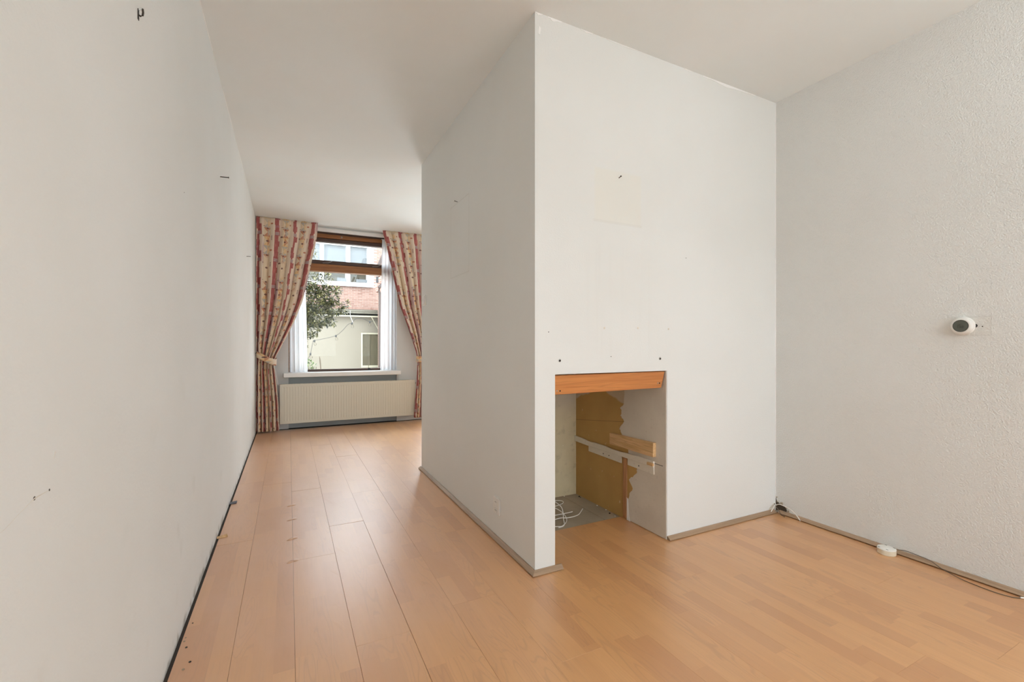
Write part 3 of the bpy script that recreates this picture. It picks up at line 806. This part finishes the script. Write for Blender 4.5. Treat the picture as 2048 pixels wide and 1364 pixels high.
# ------------------------------------------------------------------ junction box, its wire and the corner cables
jb = empty('junction_box', (2.825, 1.235, 0.0)); tag(jb, 'round white junction box on the floor against the spackled wall', 'junction box')
jc = (2.825, 1.235, 0.0)
MB().lathe([(0.038, 0.0), (0.0395, 0.002), (0.0400, 0.024), (0.0385, 0.026)], jc, (0, 0, 1), 36).build('body', Mat('yellowed_plastic', (0.76, 0.70, 0.56), 0.4).m, jb, bevel=0.001)
MB().lathe([(0.0400, 0.0255), (0.0405, 0.028), (0.0385, 0.0315), (0.020, 0.0328), (0.002, 0.033)], jc, (0, 0, 1), 36).build('lid', M_PLASTIC, jb)
for w in (0.5, 2.4, 3.6, 5.6):
    q = (jc[0] + math.cos(w) * 0.0345, jc[1] + math.sin(w) * 0.0345)
    box('lid_notch', M_DARK, q[0] - .002, q[0] + .002, q[1] - .005, q[1] + .005, 0.0322, 0.0326, jb)
wpts = [(2.845, 1.200, 0.030), (2.862, 1.168, 0.034), (2.872, 1.120, 0.027), (2.866, 1.070, 0.024), (2.845, 1.02, 0.012), (2.825, 0.95, 0.0035), (2.813, 0.89, 0.002), (2.808, 0.82, 0.002), (2.822, 0.775, 0.002), (2.845, 0.755, 0.003)]
wv = empty('brown_wire', wpts[0]); tag(wv, 'thin brown wire trailing from the junction box along the wall foot', 'wire')
MB().tube(smoothpath(wpts, 8), 0.0017, 6).build('cord', M_BROWNWIRE, wv, smooth=True)
MB().tube([(2.842, 0.757, 0.004), (2.865, 0.735, 0.005), (2.872, 0.70, 0.005)], 0.0038, 8).build('white_connector', M_CABLE, wv)

# broken plaster hole in the room corner with cables coming out of it
hp = [(1.872, 0.012), (1.872, 0.092), (1.868, 0.075), (1.850, 0.062), (1.828, 0.058), (1.806, 0.044), (1.800, 0.030), (1.806, 0.014)]
MB().prism(hp, 0, XR - 0.0022, XR).build('broken_hole', Mat('crumbly_hole', (0.075, 0.055, 0.038), 0.95).m, wr)
for k in range(9):
    p = hp[k % 8]; r0 = random.uniform(0.005, 0.010)
    MB().lathe([(r0, 0), (r0 * .8, r0 * .5), (r0 * .3, r0 * .8)], (XR - 0.001, p[0] - random.uniform(-.012, .012), p[1] + random.uniform(-.012, .010)), (-1, random.uniform(-.3, .3), random.uniform(-.3, .3)), 6).build('plaster_crumb', random.choice((M_DUST, M_GREY, M_DUST)), wr)
MB().prism([(2.81, 0.020), (2.879, 0.020), (2.879, 0.060), (2.860, 0.058), (2.842, 0.050), (2.825, 0.038)], 1, YC - 0.0022, YC - 0.0002).build('broken_patch', M_MORTAR, wp)
c1 = cable('white_cable', [(2.870, 1.862, .050), (2.866, 1.835, .062), (2.862, 1.79, .058), (2.858, 1.745, .045), (2.848, 1.705, .020), (2.842, 1.692, .006)], 0.0030, M_CABLE)
tag(c1, 'white cable arching out of the broken room corner towards the junction box', 'cable')
c2 = cable('white_cable', [(2.872, 1.862, .048), (2.850, 1.858, .052), (2.825, 1.853, .040), (2.800, 1.848, .028), (2.790, 1.845, .024)], 0.0030, M_CABLE)
tag(c2, 'white cable bending from the broken room corner along the bright wall', 'cable')
c3 = cable('brown_cable', [(2.858, 1.868, .060), (2.856, 1.852, .040), (2.856, 1.838, .024), (2.846, 1.815, .006), (2.836, 1.785, .003)], 0.0022, M_BROWNWIRE)
tag(c3, 'short brown cable end hanging out of the broken room corner', 'cable')

# fitting wedges left in the gap along the left wall
def wedge(name, y, w, l, h, mat, lab, ang):
    mb = MB().prism([(-l / 2, 0), (l / 2, 0), (l / 2, h), (-l / 2, h * 0.3)], 1, -w / 2, w / 2)
    o = mb.build(name, mat); o.location = (XL + 0.004 + l / 2, y, 0.0003); o.rotation_euler = (0, 0, ang)
    return tag(o, lab, 'wedge')
wedge('fitting_wedge', 3.66, 0.045, 0.042, 0.007, Mat('blue_grey_plastic', (0.10, 0.10, 0.13), 0.5).m, 'dark blue-grey fitting wedge in the floor gap by the left wall', 0.0)
wedge('fitting_wedge', 3.04, 0.030, 0.050, 0.008, M_PINE, 'wooden fitting wedge in the floor gap by the left wall', 0.2)
for k in range(14):
    y = random.choice((2.1, 1.95, 2.05, 1.8, 1.65, 2.5, 1.55)) + random.uniform(-.1, .1)
    x = XL + 0.02 + random.random() ** 2 * 0.06
    r0 = random.uniform(0.002, 0.005)
    o = MB().lathe([(r0, 0), (r0 * .8, r0 * .5)], (x, y, 0.0), (0, 0, 1), 5).build('paint_chip', random.choice((M_IRON, M_DUST)), origin=(x, y, 0))
    tag(o, 'dark paint chip on the floor along the left wall', 'chip', 'paint chips along the left wall')

# ------------------------------------------------------------------ garden window with sill
w1 = empty('window_1', (0.7, YW + 0.14, WZ0)); struct(w1, 'brown framed garden window with a top light and a white sill', 'window')
fy0, fy1 = YW + 0.13, YW + 0.205
box('window_sill', M_WHITE, -0.060, 1.440, YW - 0.105, YW, 0.682, 0.737, w1, 0.006)
box('window_sill_inner', M_WHITE, WX0, WX1, YW, YW + 0.22, 0.695, 0.737, w1)
box('head_beam', M_FRAME_D, WX0, WX1, fy0 - 0.01, fy1, 2.625, WZ1, w1, 0.003)
box('head_rail', M_FRAME, WX0, WX1, fy0 - 0.03, fy1, 2.575, 2.628, w1, 0.006)
box('vent_top_rail', M_FRAME_D, WX0 + .05, WX1 - .05, fy0 + 0.005, fy1 + .01, 2.525, 2.575, w1, 0.004)
box('vent_bottom_rail', M_FRAME_D, WX0 + .05, WX1 - .05, fy0 + 0.01, fy1 + .03, 2.222, 2.272, w1, 0.005)
box('transom', M_FRAME, WX0 + .03, WX1 - .03, fy0 - 0.035, fy1, 2.112, 2.212, w1, 0.006)
for x0, x1 in ((WX0, WX0 + 0.075), (WX1 - 0.075, WX1)):
    box('frame_post', M_FRAME, x0, x1, fy0, fy1, 0.737, 2.625, w1, 0.005)
box('bottom_rail', M_FRAME_D, WX0 + .07, WX1 - .07, fy0 + 0.01, fy1, 0.737, 0.768, w1, 0.003)
box('upper_pane', M_GLASS, WX0 + .07, WX1 - .07, fy0 + .045, fy0 + .051, 2.272, 2.526, w1)
box('lower_pane', M_GLASS, WX0 + .07, WX1 - .07, fy0 + .045, fy0 + .051, 0.766, 2.114, w1)
for x in (0.42, 1.08):
    MB().tube([(x, fy0 + .004, 2.232), (x + .07, fy0 - .006, 2.238), (x + .12, fy0 + .004, 2.262)], 0.004, 6).build('vent_stay', M_STEEL, w1)
MB().lathe([(0.010, 0), (0.012, .012), (0.005, .02)], (0.66, fy0 - 0.03, 2.60), (0, -1, 0), 10).build('vent_catch', M_STEEL, w1)
MB().box(1.02, 1.05, fy0 - .004, fy0 + .012, 0.742, 0.772).build('stay_pin', M_BLACK, w1)

# curtain rail on the ceiling
for ra_, rb_, lab in ((XL + 0.01, 0.30, 'white ceiling curtain rail over the left printed curtain'), (1.22, 1.92, 'white ceiling curtain rail over the right printed curtain')):
    rl = empty('curtain_rail', ((ra_ + rb_) / 2, YW - 0.14, H)); tag(rl, lab, 'curtain rail')
    box('rail', M_WHITE, ra_, rb_, YW - 0.105, YW - 0.085, H - 0.020, H, rl, 0.003)
    for k in range(4):
        box('glider', M_PLASTIC, ra_ + .05 + k * .16, ra_ + .058 + k * .16, YW - 0.118, YW - 0.104, H - 0.024, H - 0.010, rl)
box('head_lining', M_WHITE, WX0 - 0.02, WX1 + 0.02, YW - 0.022, YW, WZ1 - 0.022, WZ1 + 0.024, w1, 0.004)

# ------------------------------------------------------------------ curtains
def lerp_tab(tab, z):
    """tab: (z, value) sorted from top to bottom, smooth in between"""
    if z >= tab[0][0]: return tab[0][1]
    for (za, a), (zb, b) in zip(tab, tab[1:]):
        if z >= zb:
            t = (za - z) / (za - zb)
            return a + (b - a) * t
    return tab[-1][1]
def cloth(L, R, A, ztop, zbot, n_fold, y0, nu, nv, ucells, vcell, phase=0.0, irr=0.35, lat=0.25):
    mb = MB(); uv = []
    for j in range(nv + 1):
        z = ztop + (zbot - ztop) * j / nv
        l = sum(lerp_tab(L, z + d) for d in (-.05, 0, .05)) / 3; r = sum(lerp_tab(R, z + d) for d in (-.05, 0, .05)) / 3
        amp = lerp_tab(A, z)
        for i in range(nu + 1):
            s_ = i / nu
            ph = 2 * PI * n_fold * s_ + phase + irr * 2.2 * noise.noise(Vector((s_ * 5.0, z * 0.5, phase)))
            k = 0.75 + 0.5 * noise.noise(Vector((s_ * n_fold, 3.0, z * 0.4)))
            x = l + (r - l) * s_ + lat * amp * math.sin(2 * ph) * (r - l) / 0.7 * math.sin(PI * min(max(s_ * 8, 0), .5)) * math.sin(PI * min((1 - s_) * 8, .5))
            y = y0 + amp * k * math.sin(ph) - 0.35 * amp * math.sin(2 * ph + 1.0)
            mb.v.append((x, y, z)); uv.append((s_ * ucells + 0.06, z / vcell))
    for j in range(nv):
        for i in range(nu):
            a = j * (nu + 1) + i
            mb.f.append((a, a + 1, a + nu + 2, a + nu + 1))
    mb.uv = uv
    return mb
def solid(o, t):
    m = o.modifiers.new('thickness', 'SOLIDIFY'); m.thickness = t
    return o
YT = YW - 0.175
zt = H - 0.004
cu = empty('printed_curtain', (-0.15, YT, 0.02)); tag(cu, 'left printed red and cream curtain tied back beside the long left wall', 'curtain', 'printed curtains at the garden window')
Ltab = [(2.68, XL + .012), (1.1, XL + .012), (0.95, XL + .020), (0.8, XL + .012), (0.02, XL + .008)]
Rtab = [(2.69, .345), (2.47, .325), (1.68, .166), (1.42, .073), (1.07, -.086), (.95, -.150), (.86, -.163), (.75, -.150), (.40, -.118), (.03, -.106)]
Atab = [(2.69, .011), (2.4, .022), (1.5, .034), (0.95, .030), (0.85, .030), (0.4, .036), (0.0, .040)]
solid(cloth(Ltab, Rtab, Atab, zt, 0.022, 6, YT, 200, 70, 3.4, 0.335).build('curtain_cloth', M_FAB, cu, smooth=True), 0.0015)
def tieback(par, pts, wz, uo):
    mb = MB(); uv = []; P = smoothpath(pts, 8)
    for i, p in enumerate(P):
        hh = wz * (0.5 + 0.5 * min(1, math.sin(PI * min(max(i / (len(P) - 1), .10), .90)) * 1.6))
        for k in range(5):
            q = k / 4 - 0.5
            mb.v.append((p.x, p.y - 0.006 * (1 - 4 * q * q), p.z + q * hh)); uv.append((uo + i / len(P) * 0.85, 2.0 + (p.z + q * hh) / 0.30))
    for i in range(len(P) - 1):
        for k in range(4):
            a = i * 5 + k; mb.f.append((a, a + 1, a + 6, a + 5))
    mb.uv = uv
    return solid(mb.build('tieback', M_FAB, par, smooth=True), 0.004)
tb = tieback(cu, [(XL + .006, YT + .05, .985), (XL + .018, YT - .035, .985), (-.28, YT - .066, .945), (-.21, YT - .070, .905), (-.150, YT - .052, .885), (-.135, YT + .0, .90), (-.16, YT + .055, .93)], 0.082, 0.36)
MB().tube([(-.165, YT - .062, .852), (-.145, YT - .066, .76), (-.128, YT - .064, .66), (-.118, YT - .062, .60)], 0.0035, 6).build('tie_cord', M_CABLE, cu)
MB().tube([(XL + .001, YT - .005, 1.0), (XL + .03, YT - .03, 1.0), (XL + .04, YT - .035, 1.012)], 0.004, 6).build('tieback_hook', M_IRON, cu)

cr = empty('printed_curtain', (1.80, YT, 0.02)); tag(cr, 'right printed red and cream curtain half hidden behind the chimney block', 'curtain', 'printed curtains at the garden window')
L2 = [(2.69, 1.166), (2.43, 1.234), (1.667, 1.407), (1.30, 1.545), (.96, 1.655), (.86, 1.660), (.6, 1.655), (.06, 1.612)]
R2 = [(2.69, 1.90), (1.3, 1.87), (.95, 1.83), (.86, 1.83), (.4, 1.85), (.02, 1.86)]
solid(cloth(L2, R2, Atab, zt, 0.060, 6, YT, 200, 70, 3.4, 0.335, phase=1.3).build('curtain_cloth', M_FAB, cr, smooth=True), 0.0015)
tieback(cr, [(1.645, YT + .05, .92), (1.635, YT - .0, .905), (1.650, YT - .055, .900), (1.72, YT - .070, .91), (1.80, YT - .055, .945), (1.85, YT - .01, .98)], 0.085, 0.30)

def sheer_curtain(name, lab, L, R, zb, nf, ph):
    e = empty(name, ((L[0][1] + R[0][1]) / 2, YW + 0.06, zb)); tag(e, lab, 'curtain', 'white sheer curtains')
    cloth(L, R, [(2.6, .010), (zb, .014)], 2.62, zb, nf, YW + 0.06, 110, 30, 1, 1, ph, 0.5).build('sheer_cloth', M_SHEER, e, smooth=True)
    MB().tube([(L[0][1] - .01, YW + .06, 2.622), (R[0][1] + .01, YW + .06, 2.622)], 0.004, 6).build('curtain_wire', M_WHITE, e)
sheer_curtain('sheer_curtain', 'white sheer curtain behind the left printed curtain', [(2.62, .010), (.74, .010)], [(2.62, .17), (1.6, .212), (.74, .228)], 0.741, 4, 0.4)
sheer_curtain('sheer_curtain', 'white sheer curtain behind the right printed curtain', [(2.62, 1.205), (1.5, 1.188), (.74, 1.182)], [(2.62, 1.392), (.74, 1.392)], 0.741, 4, 2.0)

# ------------------------------------------------------------------ radiator under the window
ra = empty('radiator', (0.71, YW - 0.06, 0.09)); tag(ra, 'long cream ribbed panel radiator under the garden window', 'radiator')
rx0, rx1, ry, rz0, rz1 = -0.10, 1.640, YW - 0.105, 0.088, 0.592
nf = 52
rows = [rz0, rz0 + .028, rz0 + .042, rz1 - .042, rz1 - .028, rz1]
mb = MB(); xs = []
pitch = (rx1 - rx0 - 0.04) / nf
xs.append((rx0, 0)); 
for k in range(nf):
    x = rx0 + 0.02 + k * pitch
    xs += [(x, 0), (x + pitch * .30, 0), (x + pitch * .45, 1), (x + pitch * .80, 1), (x + pitch * .95, 0)]
xs.append((rx1, 0))
for z_i, z in enumerate(rows):
    for x, d in xs: mb.v.append((x, ry + (0.0016 * d if z_i in (2, 3) else 0), z))
nx = len(xs)
for j in range(len(rows) - 1):
    for i in range(nx - 1):
        a = j * nx + i; mb.f.append((a, a + 1, a + nx + 1, a + nx))
solid(mb.build('front_panel', M_RAD, ra), 0.0015)
box('back_panel', M_RAD, rx0 + .01, rx1 - .01, ry + .055, ry + .060, rz0 + .01, rz1 - .01, ra)
for xa, xb in ((rx0 - .002, rx0 + .0005), (rx1 - .0005, rx1 + .002)):
    box('side_cover', M_RAD, xa, xb, ry - .001, ry + .062, rz0 + .004, rz1 + .002, ra, 0.0008)
gm = MB().box(rx0, rx1, ry, ry + .006, rz1, rz1 + .004).box(rx0, rx1, ry + .056, ry + .062, rz1, rz1 + .004)
for k in range(60):
    x = rx0 + (rx1 - rx0) * k / 60
    gm.box(x, x + 0.008, ry + .006, ry + .056, rz1, rz1 + .003)
gm.build('top_grille', M_RAD, ra)
for x in (-0.08, 1.52):
    box('wall_bracket', M_WHITE, x, x + .03, ry + .060, YW - .0205, .20, .50, ra)
MB().tube([(1.642, ry + .03, .55), (1.66, ry + .03, .55)], 0.012, 10).build('bleed_valve', M_STEEL, ra)

# ------------------------------------------------------------------ garden outside
struct(box('ground', M_PAVE, -12, 14, YW + 0.3, 30, -0.35, -0.15), 'grey paved garden behind the house', 'ground')

struct(box('street', M_PAVE, -12, 14, -25, YF - 0.1, -0.35, -0.15), 'grey paved street before the house', 'street')

# cream garden shed with a fascia and a small window
SY = 14.0
sh = empty('garden_shed', (1.5, SY + 1, -0.15)); tag(sh, 'cream rendered garden shed with a weathered fascia and one small window', 'shed')
smb = MB()
smb.box(-4.0, 1.935, SY, SY + .15, -0.15, 1.99); smb.box(2.50, 6.0, SY, SY + .15, -0.15, 1.99)
smb.box(1.935, 2.50, SY, SY + .15, -0.15, 0.425); smb.box(1.935, 2.50, SY, SY + .15, 1.47, 1.99)
smb.box(-4.0, 6.0, SY + 2.4, SY + 2.55, -0.15, 1.99)
smb.build('wall', M_STUCCO, sh)
box('roof', M_DKBROWN, -4.1, 6.1, SY - 0.20, SY + 2.6, 2.12, 2.15, sh)
box('fascia_board', M_FASCIA, -4.1, 6.1, SY - 0.24, SY - 0.21, 2.083, 2.135, sh, 0.004)
box('fascia_board', M_FASCIA, -4.1, 6.1, SY - 0.235, SY - 0.205, 2.028, 2.078, sh, 0.004)
for k in range(30):
    for zz in (2.11, 2.053):
        MB().lathe([(0.008, 0), (0.008, .004)], (-3.6 + k * .33 + (zz - 2.1) * .4, SY - 0.238, zz), (0, -1, 0), 6).build('screw', M_IRON, sh)
box('soffit_gap', M_DARK, -4.0, 6.0, SY - 0.10, SY, 1.975, 2.03, sh)
box('soffit_batten', M_CREAMFRAME, -4.0, 6.0, SY - 0.20, SY - 0.14, 1.932, 1.972, sh, 0.006)
MB().tube([(2.20, SY - .19, 1.95), (2.46, SY - .06, 1.52)], 0.013, 8).build('brace', M_CREAMFRAME, sh)
wf = MB().box(1.935, 1.98, SY - .03, SY + .06, .425, 1.47).box(2.455, 2.50, SY - .03, SY + .06, .425, 1.47).box(1.98, 2.455, SY - .03, SY + .06, .425, .49).box(1.98, 2.455, SY - .03, SY + .06, 1.425, 1.47)
wfo = wf.build('window', M_CREAMFRAME, sh, bevel=0.004)
box('window_board', M_PLY, 1.98, 2.22, SY + .02, SY + .04, .49, 1.425, wfo, 0.004)
box('window_board', M_PLY, 2.224, 2.455, SY + .02, SY + .04, .49, 1.425, wfo, 0.004)
box('window_pane', M_GLASS, 1.98, 2.455, SY + .0, SY + .004, .49, 1.425, wfo)

# brick neighbour house
HY = 17.0
hs = empty('brick_house', (2, HY, -0.15)); tag(hs, 'red brick neighbour house with a wide white upstairs window', 'house')
WXa, WXb, WZa, WZb = -0.30, 2.70, 3.23, 4.74
hm = MB()
hm.box(-10, WXa, HY, HY + .3, -.15, 5.5); hm.box(WXb, 13, HY, HY + .3, -.15, 5.5); hm.box(WXa, WXb, HY, HY + .3, -.15, WZa); hm.box(WXa, WXb, HY, HY + .3, WZb, 5.5)
hm.build('wall', M_FACADE, hs)
bm_ = MB()
bl, bh, jt = 0.182, 0.0435, 0.0110
row = 0; z = 2.50
while z < 5.4:
    x = -2.6 + (0.0965 if row % 2 else 0)
    while x < 6.0:
        x1 = x + (bl if random.random() < .85 else bl)
        if not (z + bh > WZa - 0.03 and z < WZb + 0.02 and x1 > WXa - .02 and x < WXb + .02):
            d = random.uniform(0.008, 0.013)
            bm_.box(x, x1, HY - d, HY + .01, z, z + bh)
        x = x1 + jt
    z += bh + jt; row += 1
x = -2.6
while x < 6.0:     # soldier course above the shed roof
    bm_.box(x, x + .046, HY - random.uniform(.010, .015), HY + .01, 2.385, 2.488); x += .0545
bo = bm_.build('bricks', M_BRICK, hs); bo['kind'] = 'stuff'
M_JOINTP = M_JOINT
jm = MB().box(-2.62, WXa, HY - .006, HY + .005, 2.375, 5.45).box(WXb, 6.02, HY - .006, HY + .005, 2.375, 5.45).box(WXa, WXb, HY - .006, HY + .005, 2.375, WZa).box(WXa, WXb, HY - .006, HY + .005, WZb, 5.45)
jm.build('mortar', M_JOINT, hs)
# big white window: three lights, each with an upper and a lower pane
wf = MB()
cols = [(-0.20, 0.98), (1.104, 1.85), (1.972, 2.577)]
zrows = [(3.36, 3.70), (3.80, 4.64)]
xsb = [WXa, cols[0][0], cols[0][1], cols[1][0], cols[1][1], cols[2][0], cols[2][1], WXb]
for a, b in ((0, 1), (2, 3), (4, 5), (6, 7)): wf.box(xsb[a], xsb[b], HY - .05, HY + .10, WZa, WZb)
for a, b in cols:
    for z0, z1 in ((WZa, 3.36), (3.70, 3.80), (4.64, WZb)): wf.box(a, b, HY - .05, HY + .10, z0, z1)
wfo = wf.build('window', M_UPVC, hs, bevel=0.006)
box('window_ledge', M_UPVC, WXa - .05, WXb + .08, HY - .10, HY - .05, WZa - .03, WZa + .02, hs, 0.005)
for a, b in cols:
    for z0, z1 in zrows:
        box('pane', M_GLASS_H, a, b, HY + .02, HY + .026, z0, z1, wfo)
    box('blind', M_BLIND, a, b, HY + .12, HY + .13, 3.78, 4.66, wfo)
    box('dim_room_panel', M_ROOM, a, b, HY + .30, HY + .31, 3.34, 3.80, wfo)  # dark panel: shade of the room behind put into its colour
box('sill_box', M_BLIND, 1.55, 1.85, HY + .08, HY + .20, 3.36, 3.51, wfo)
box('sill_box', M_BLIND, 2.20, 2.577, HY + .10, HY + .25, 3.40, 3.50, wfo)
box('sill_box', M_FASCIA, 2.30, 2.48, HY + .12, HY + .25, 3.50, 3.57, wfo)

# dark-framed lean-to beside the shed, only its left edge shows beside the sheer curtain
an = empty('lean_to', (3.2, 13.75, -0.15)); tag(an, 'narrow brick lean-to with a dark brown corner post and gutter beside the shed', 'lean-to')
box('corner_post', M_DKBROWN, 2.315, 2.375, 13.20, 13.27, -0.15, 2.62, an, 0.004)
box('wall', M_FACADE, 2.376, 5.5, 13.22, 13.70, -0.15, 3.1, an)
MB().prism([(2.376, 2.62), (2.376, 3.1), (2.30, 3.0), (2.27, 2.80), (2.30, 2.66)], 1, 13.22, 13.60).build('gable', M_FACADE, an)
MB().tube([(2.31, 13.14, 2.62), (2.31, 13.14, 2.75), (2.46, 13.14, 2.90)], 0.045, 8).build('gutter', M_DKBROWN, an)
MB().tube([(2.30, 13.2, 3.36), (2.60, 13.2, 4.10)], 0.05, 6).build('verge_board', M_DKBROWN, an)
MB().prism([(2.34, 3.1), (5.5, 3.1), (5.5, 5.0), (2.95, 4.9)], 1, 13.24, 13.6).build('roof_gable', M_FACADE, an)
box('wall_lamp', M_BLACK, 2.235, 2.285, 13.10, 13.20, 2.88, 3.05, an)

# plants
def leaf(mb, p, size, dirv, up):
    d = dirv.normalized(); s_ = d.cross(up)
    if s_.length < 1e-3: s_ = Vector((1, 0, 0))
    s_ = s_.normalized(); n = s_.cross(d); k = len(mb.v); w = size * 0.28
    q = [p, p + d * size * .30 + s_ * w + n * size * .10, p + d * size * .72 + s_ * w * .8 + n * size * .08, p + d * size, p + d * size * .72 - s_ * w * .8 + n * size * .08, p + d * size * .30 - s_ * w + n * size * .10, p + d * size * .5]
    mb.v += [tuple(v) for v in q]
    mb.f += [(k, k + 1, k + 6), (k + 1, k + 2, k + 6), (k + 2, k + 3, k + 6), (k + 3, k + 4, k + 6), (k + 4, k + 5, k + 6), (k + 5, k, k + 6)]
def rv():
    while True:
        v = Vector((random.uniform(-1, 1), random.uniform(-1, 1), random.uniform(-1, 1)))
        if 0.05 < v.length < 1: return v
ho = empty('holly_tree', (-0.25, 8.7, -0.15)); tag(ho, 'glossy holly tree reaching in front of the left half of the garden window', 'tree')
tr = MB()
tr.tube([(-.25, 8.7, -.15), (-.22, 8.72, .6), (-.15, 8.7, 1.3), (-.05, 8.68, 2.0), (.0, 8.7, 2.9)], [.05, .045, .04, .03, .012], 8)
fo = MB()
blobs = [((.10, 8.7, 1.95), .42, 800), ((.40, 8.62, 1.88), .30, 460), ((.62, 8.6, 1.98), .20, 190), ((.72, 8.55, 1.76), .15, 110), ((.45, 8.6, 1.62), .24, 330), ((.10, 8.7, 1.55), .30, 380),
         ((.30, 8.62, 1.40), .20, 180), ((.16, 8.65, 1.22), .13, 90), ((.18, 8.6, 1.06), .09, 50), ((.32, 8.62, 2.25), .17, 70), ((.58, 8.62, 2.28), .12, 46), ((.12, 8.62, 2.38), .16, 60),
         ((.30, 8.64, 2.72), .14, 50), ((.16, 8.62, 2.60), .14, 46), ((-.25, 8.8, 2.3), .40, 420), ((-.35, 8.8, 1.6), .45, 480), ((.92, 8.55, 1.84), .06, 18), ((.88, 8.55, 1.72), .07, 18), ((.66, 8.56, 1.50), .10, 36), ((.78, 8.55, 2.08), .08, 26)]
for c, r, n in blobs:
    c = Vector(c)
    tr.tube([(-.08, 8.69, min(c.z - .1, 2.2)), tuple((c + Vector((-.08, 8.69, c.z - .15))) / 2), tuple(c)], [.014, .009, .004], 5)
    for k in range(int(n * 2.5)):
        d = rv(); rr = d.length ** 0.6; d.normalize()
        p = c + Vector((d.x * r, d.y * r * .8, d.z * r * .85)) * rr
        dd = d * 0.8 + rv() * 0.9 + Vector((0, -.2, -.1))
        leaf(fo, p, random.uniform(.036, .062), dd, Vector((random.uniform(-.5, .5), -.3, 1)))
tr.build('branches', M_BARK, ho, smooth=True)
f = fo.build('foliage', M_LEAF, ho); f['kind'] = 'stuff'

lsr = empty('low_shrub', (0.36, 9.4, -0.15)); tag(lsr, 'low green shrub at the foot of the cream shed wall', 'shrub')
fo = MB(); st = MB()
for k in range(6):
    st.tube([(.30 + k * .02, 9.4, -.15), (.28 + k * .03, 9.4 + random.uniform(-.05, .05), .35), (.25 + k * .045, 9.38, .68)], .006, 5)
for k in range(240):
    d = rv(); p = Vector((.34, 9.38, .62)) + Vector((d.x * .15, d.y * .15, d.z * .19))
    leaf(fo, p, random.uniform(.03, .055), d + rv(), Vector((0, -.2, 1)))
st.build('stems', M_BARK, lsr); f = fo.build('foliage', M_LEAF2, lsr); f['kind'] = 'stuff'
gt = MB()
for k in range(160):
    x, y = random.uniform(.40, .85), 10.2 + random.uniform(-.15, .15)
    hgt = random.uniform(.35, .66) * (1 - (x - .4) * .6)
    dx = random.uniform(-.08, .12)
    n0 = len(gt.v); gt.v += [(x, y, -.15), (x + .007, y, -.15), (x + dx + .003, y - .02, hgt + .06), (x + dx * .5 + .006, y, hgt * .5)]; gt.f += [(n0, n0 + 1, n0 + 3), (n0, n0 + 3, n0 + 2)]
g = gt.build('dry_grass', M_DRY); tag(g, 'dry yellow grass growing before the cream shed wall', 'grass', kind='stuff')
dk = MB().tube([(.640, 10.4, -.15), (.625, 10.4, .45), (.600, 10.4, .78), (.590, 10.4, .86)], [.012, .010, .016, .005], 6).build('dead_stalk', M_BARK, origin=(.64, 10.4, -.15))
tag(dk, 'single dark dead stalk standing in the dry grass', 'plant')
sp = empty('bare_sapling', (2.10, 13.7, -0.15)); tag(sp, 'bare thin sapling in front of the boarded shed window', 'tree')
MB().tube([(2.11, 13.7, -.15), (2.105, 13.7, .5), (2.091, 13.7, 1.06), (2.077, 13.7, 1.46)], [.008, .007, .006, .004], 6).build('stem', M_BARK, sp)
for tip in ((1.964, 1.11), (2.234, 1.20)):
    MB().tube(smoothpath([(2.091, 13.7, 1.03), ((2.091 + tip[0]) / 2, 13.7, 1.05), (tip[0], 13.7, tip[1])], 4), .005, 5).build('twig', M_BARK, sp)

# festoon lights
fs = empty('string_lights', (1.0, 13.3, 1.2)); tag(fs, 'black festoon cable with bare bulbs strung before the shed', 'string lights')
FP = [(.33, 13.9, -.15), (.36, 13.5, .40), (.40, 13.3, .60), (.468, 13.3, .738), (.53, 13.3, .873), (.592, 13.3, 1.198), (.629, 13.3, 1.226), (.893, 13.3, 1.282), (1.175, 13.3, 1.367), (1.345, 13.3, 1.508), (1.49, 13.3, 1.678), (1.596, 13.3, 1.723), (1.69, 13.3, 1.838), (1.879, 13.35, 1.857), (2.099, 13.4, 1.777), (2.225, 13.4, 1.815)]
MB().tube(smoothpath(FP, 5), 0.0060, 6).build('cable', M_BLACK, fs, smooth=True)
M_BULB = glass('bulb_glass', (0.95, 0.94, 0.91), 1.2)
for p in (FP[4], FP[6], FP[8], FP[11], FP[14]):
    MB().lathe([(0.018, .015), (0.023, 0.0), (0.023, -.035), (0.016, -.045)], p, (0.15, 0, 1), 10).build('lamp_holder', M_BLACK, fs)
    MB().lathe([(0.014, -.043), (0.022, -.062), (0.034, -.095), (0.032, -.118), (0.018, -.136), (0.003, -.140)], p, (-0.15 if p != FP[14] else 0, 0, 1), 12).build('bulb', M_BULB, fs, smooth=True)
for pts, lab in (([(1.60, SY - .25, 2.10), (1.602, SY - .25, 1.95), (1.67, SY - .30, 1.75)], 'thin white clip wire hanging from the shed fascia'),):
    tag(MB().tube(pts, .006, 5).build('clip_wire', M_UPVC, origin=pts[0]), lab, 'wire')

for o in D.objects:
    if '_o' in o: del o['_o']
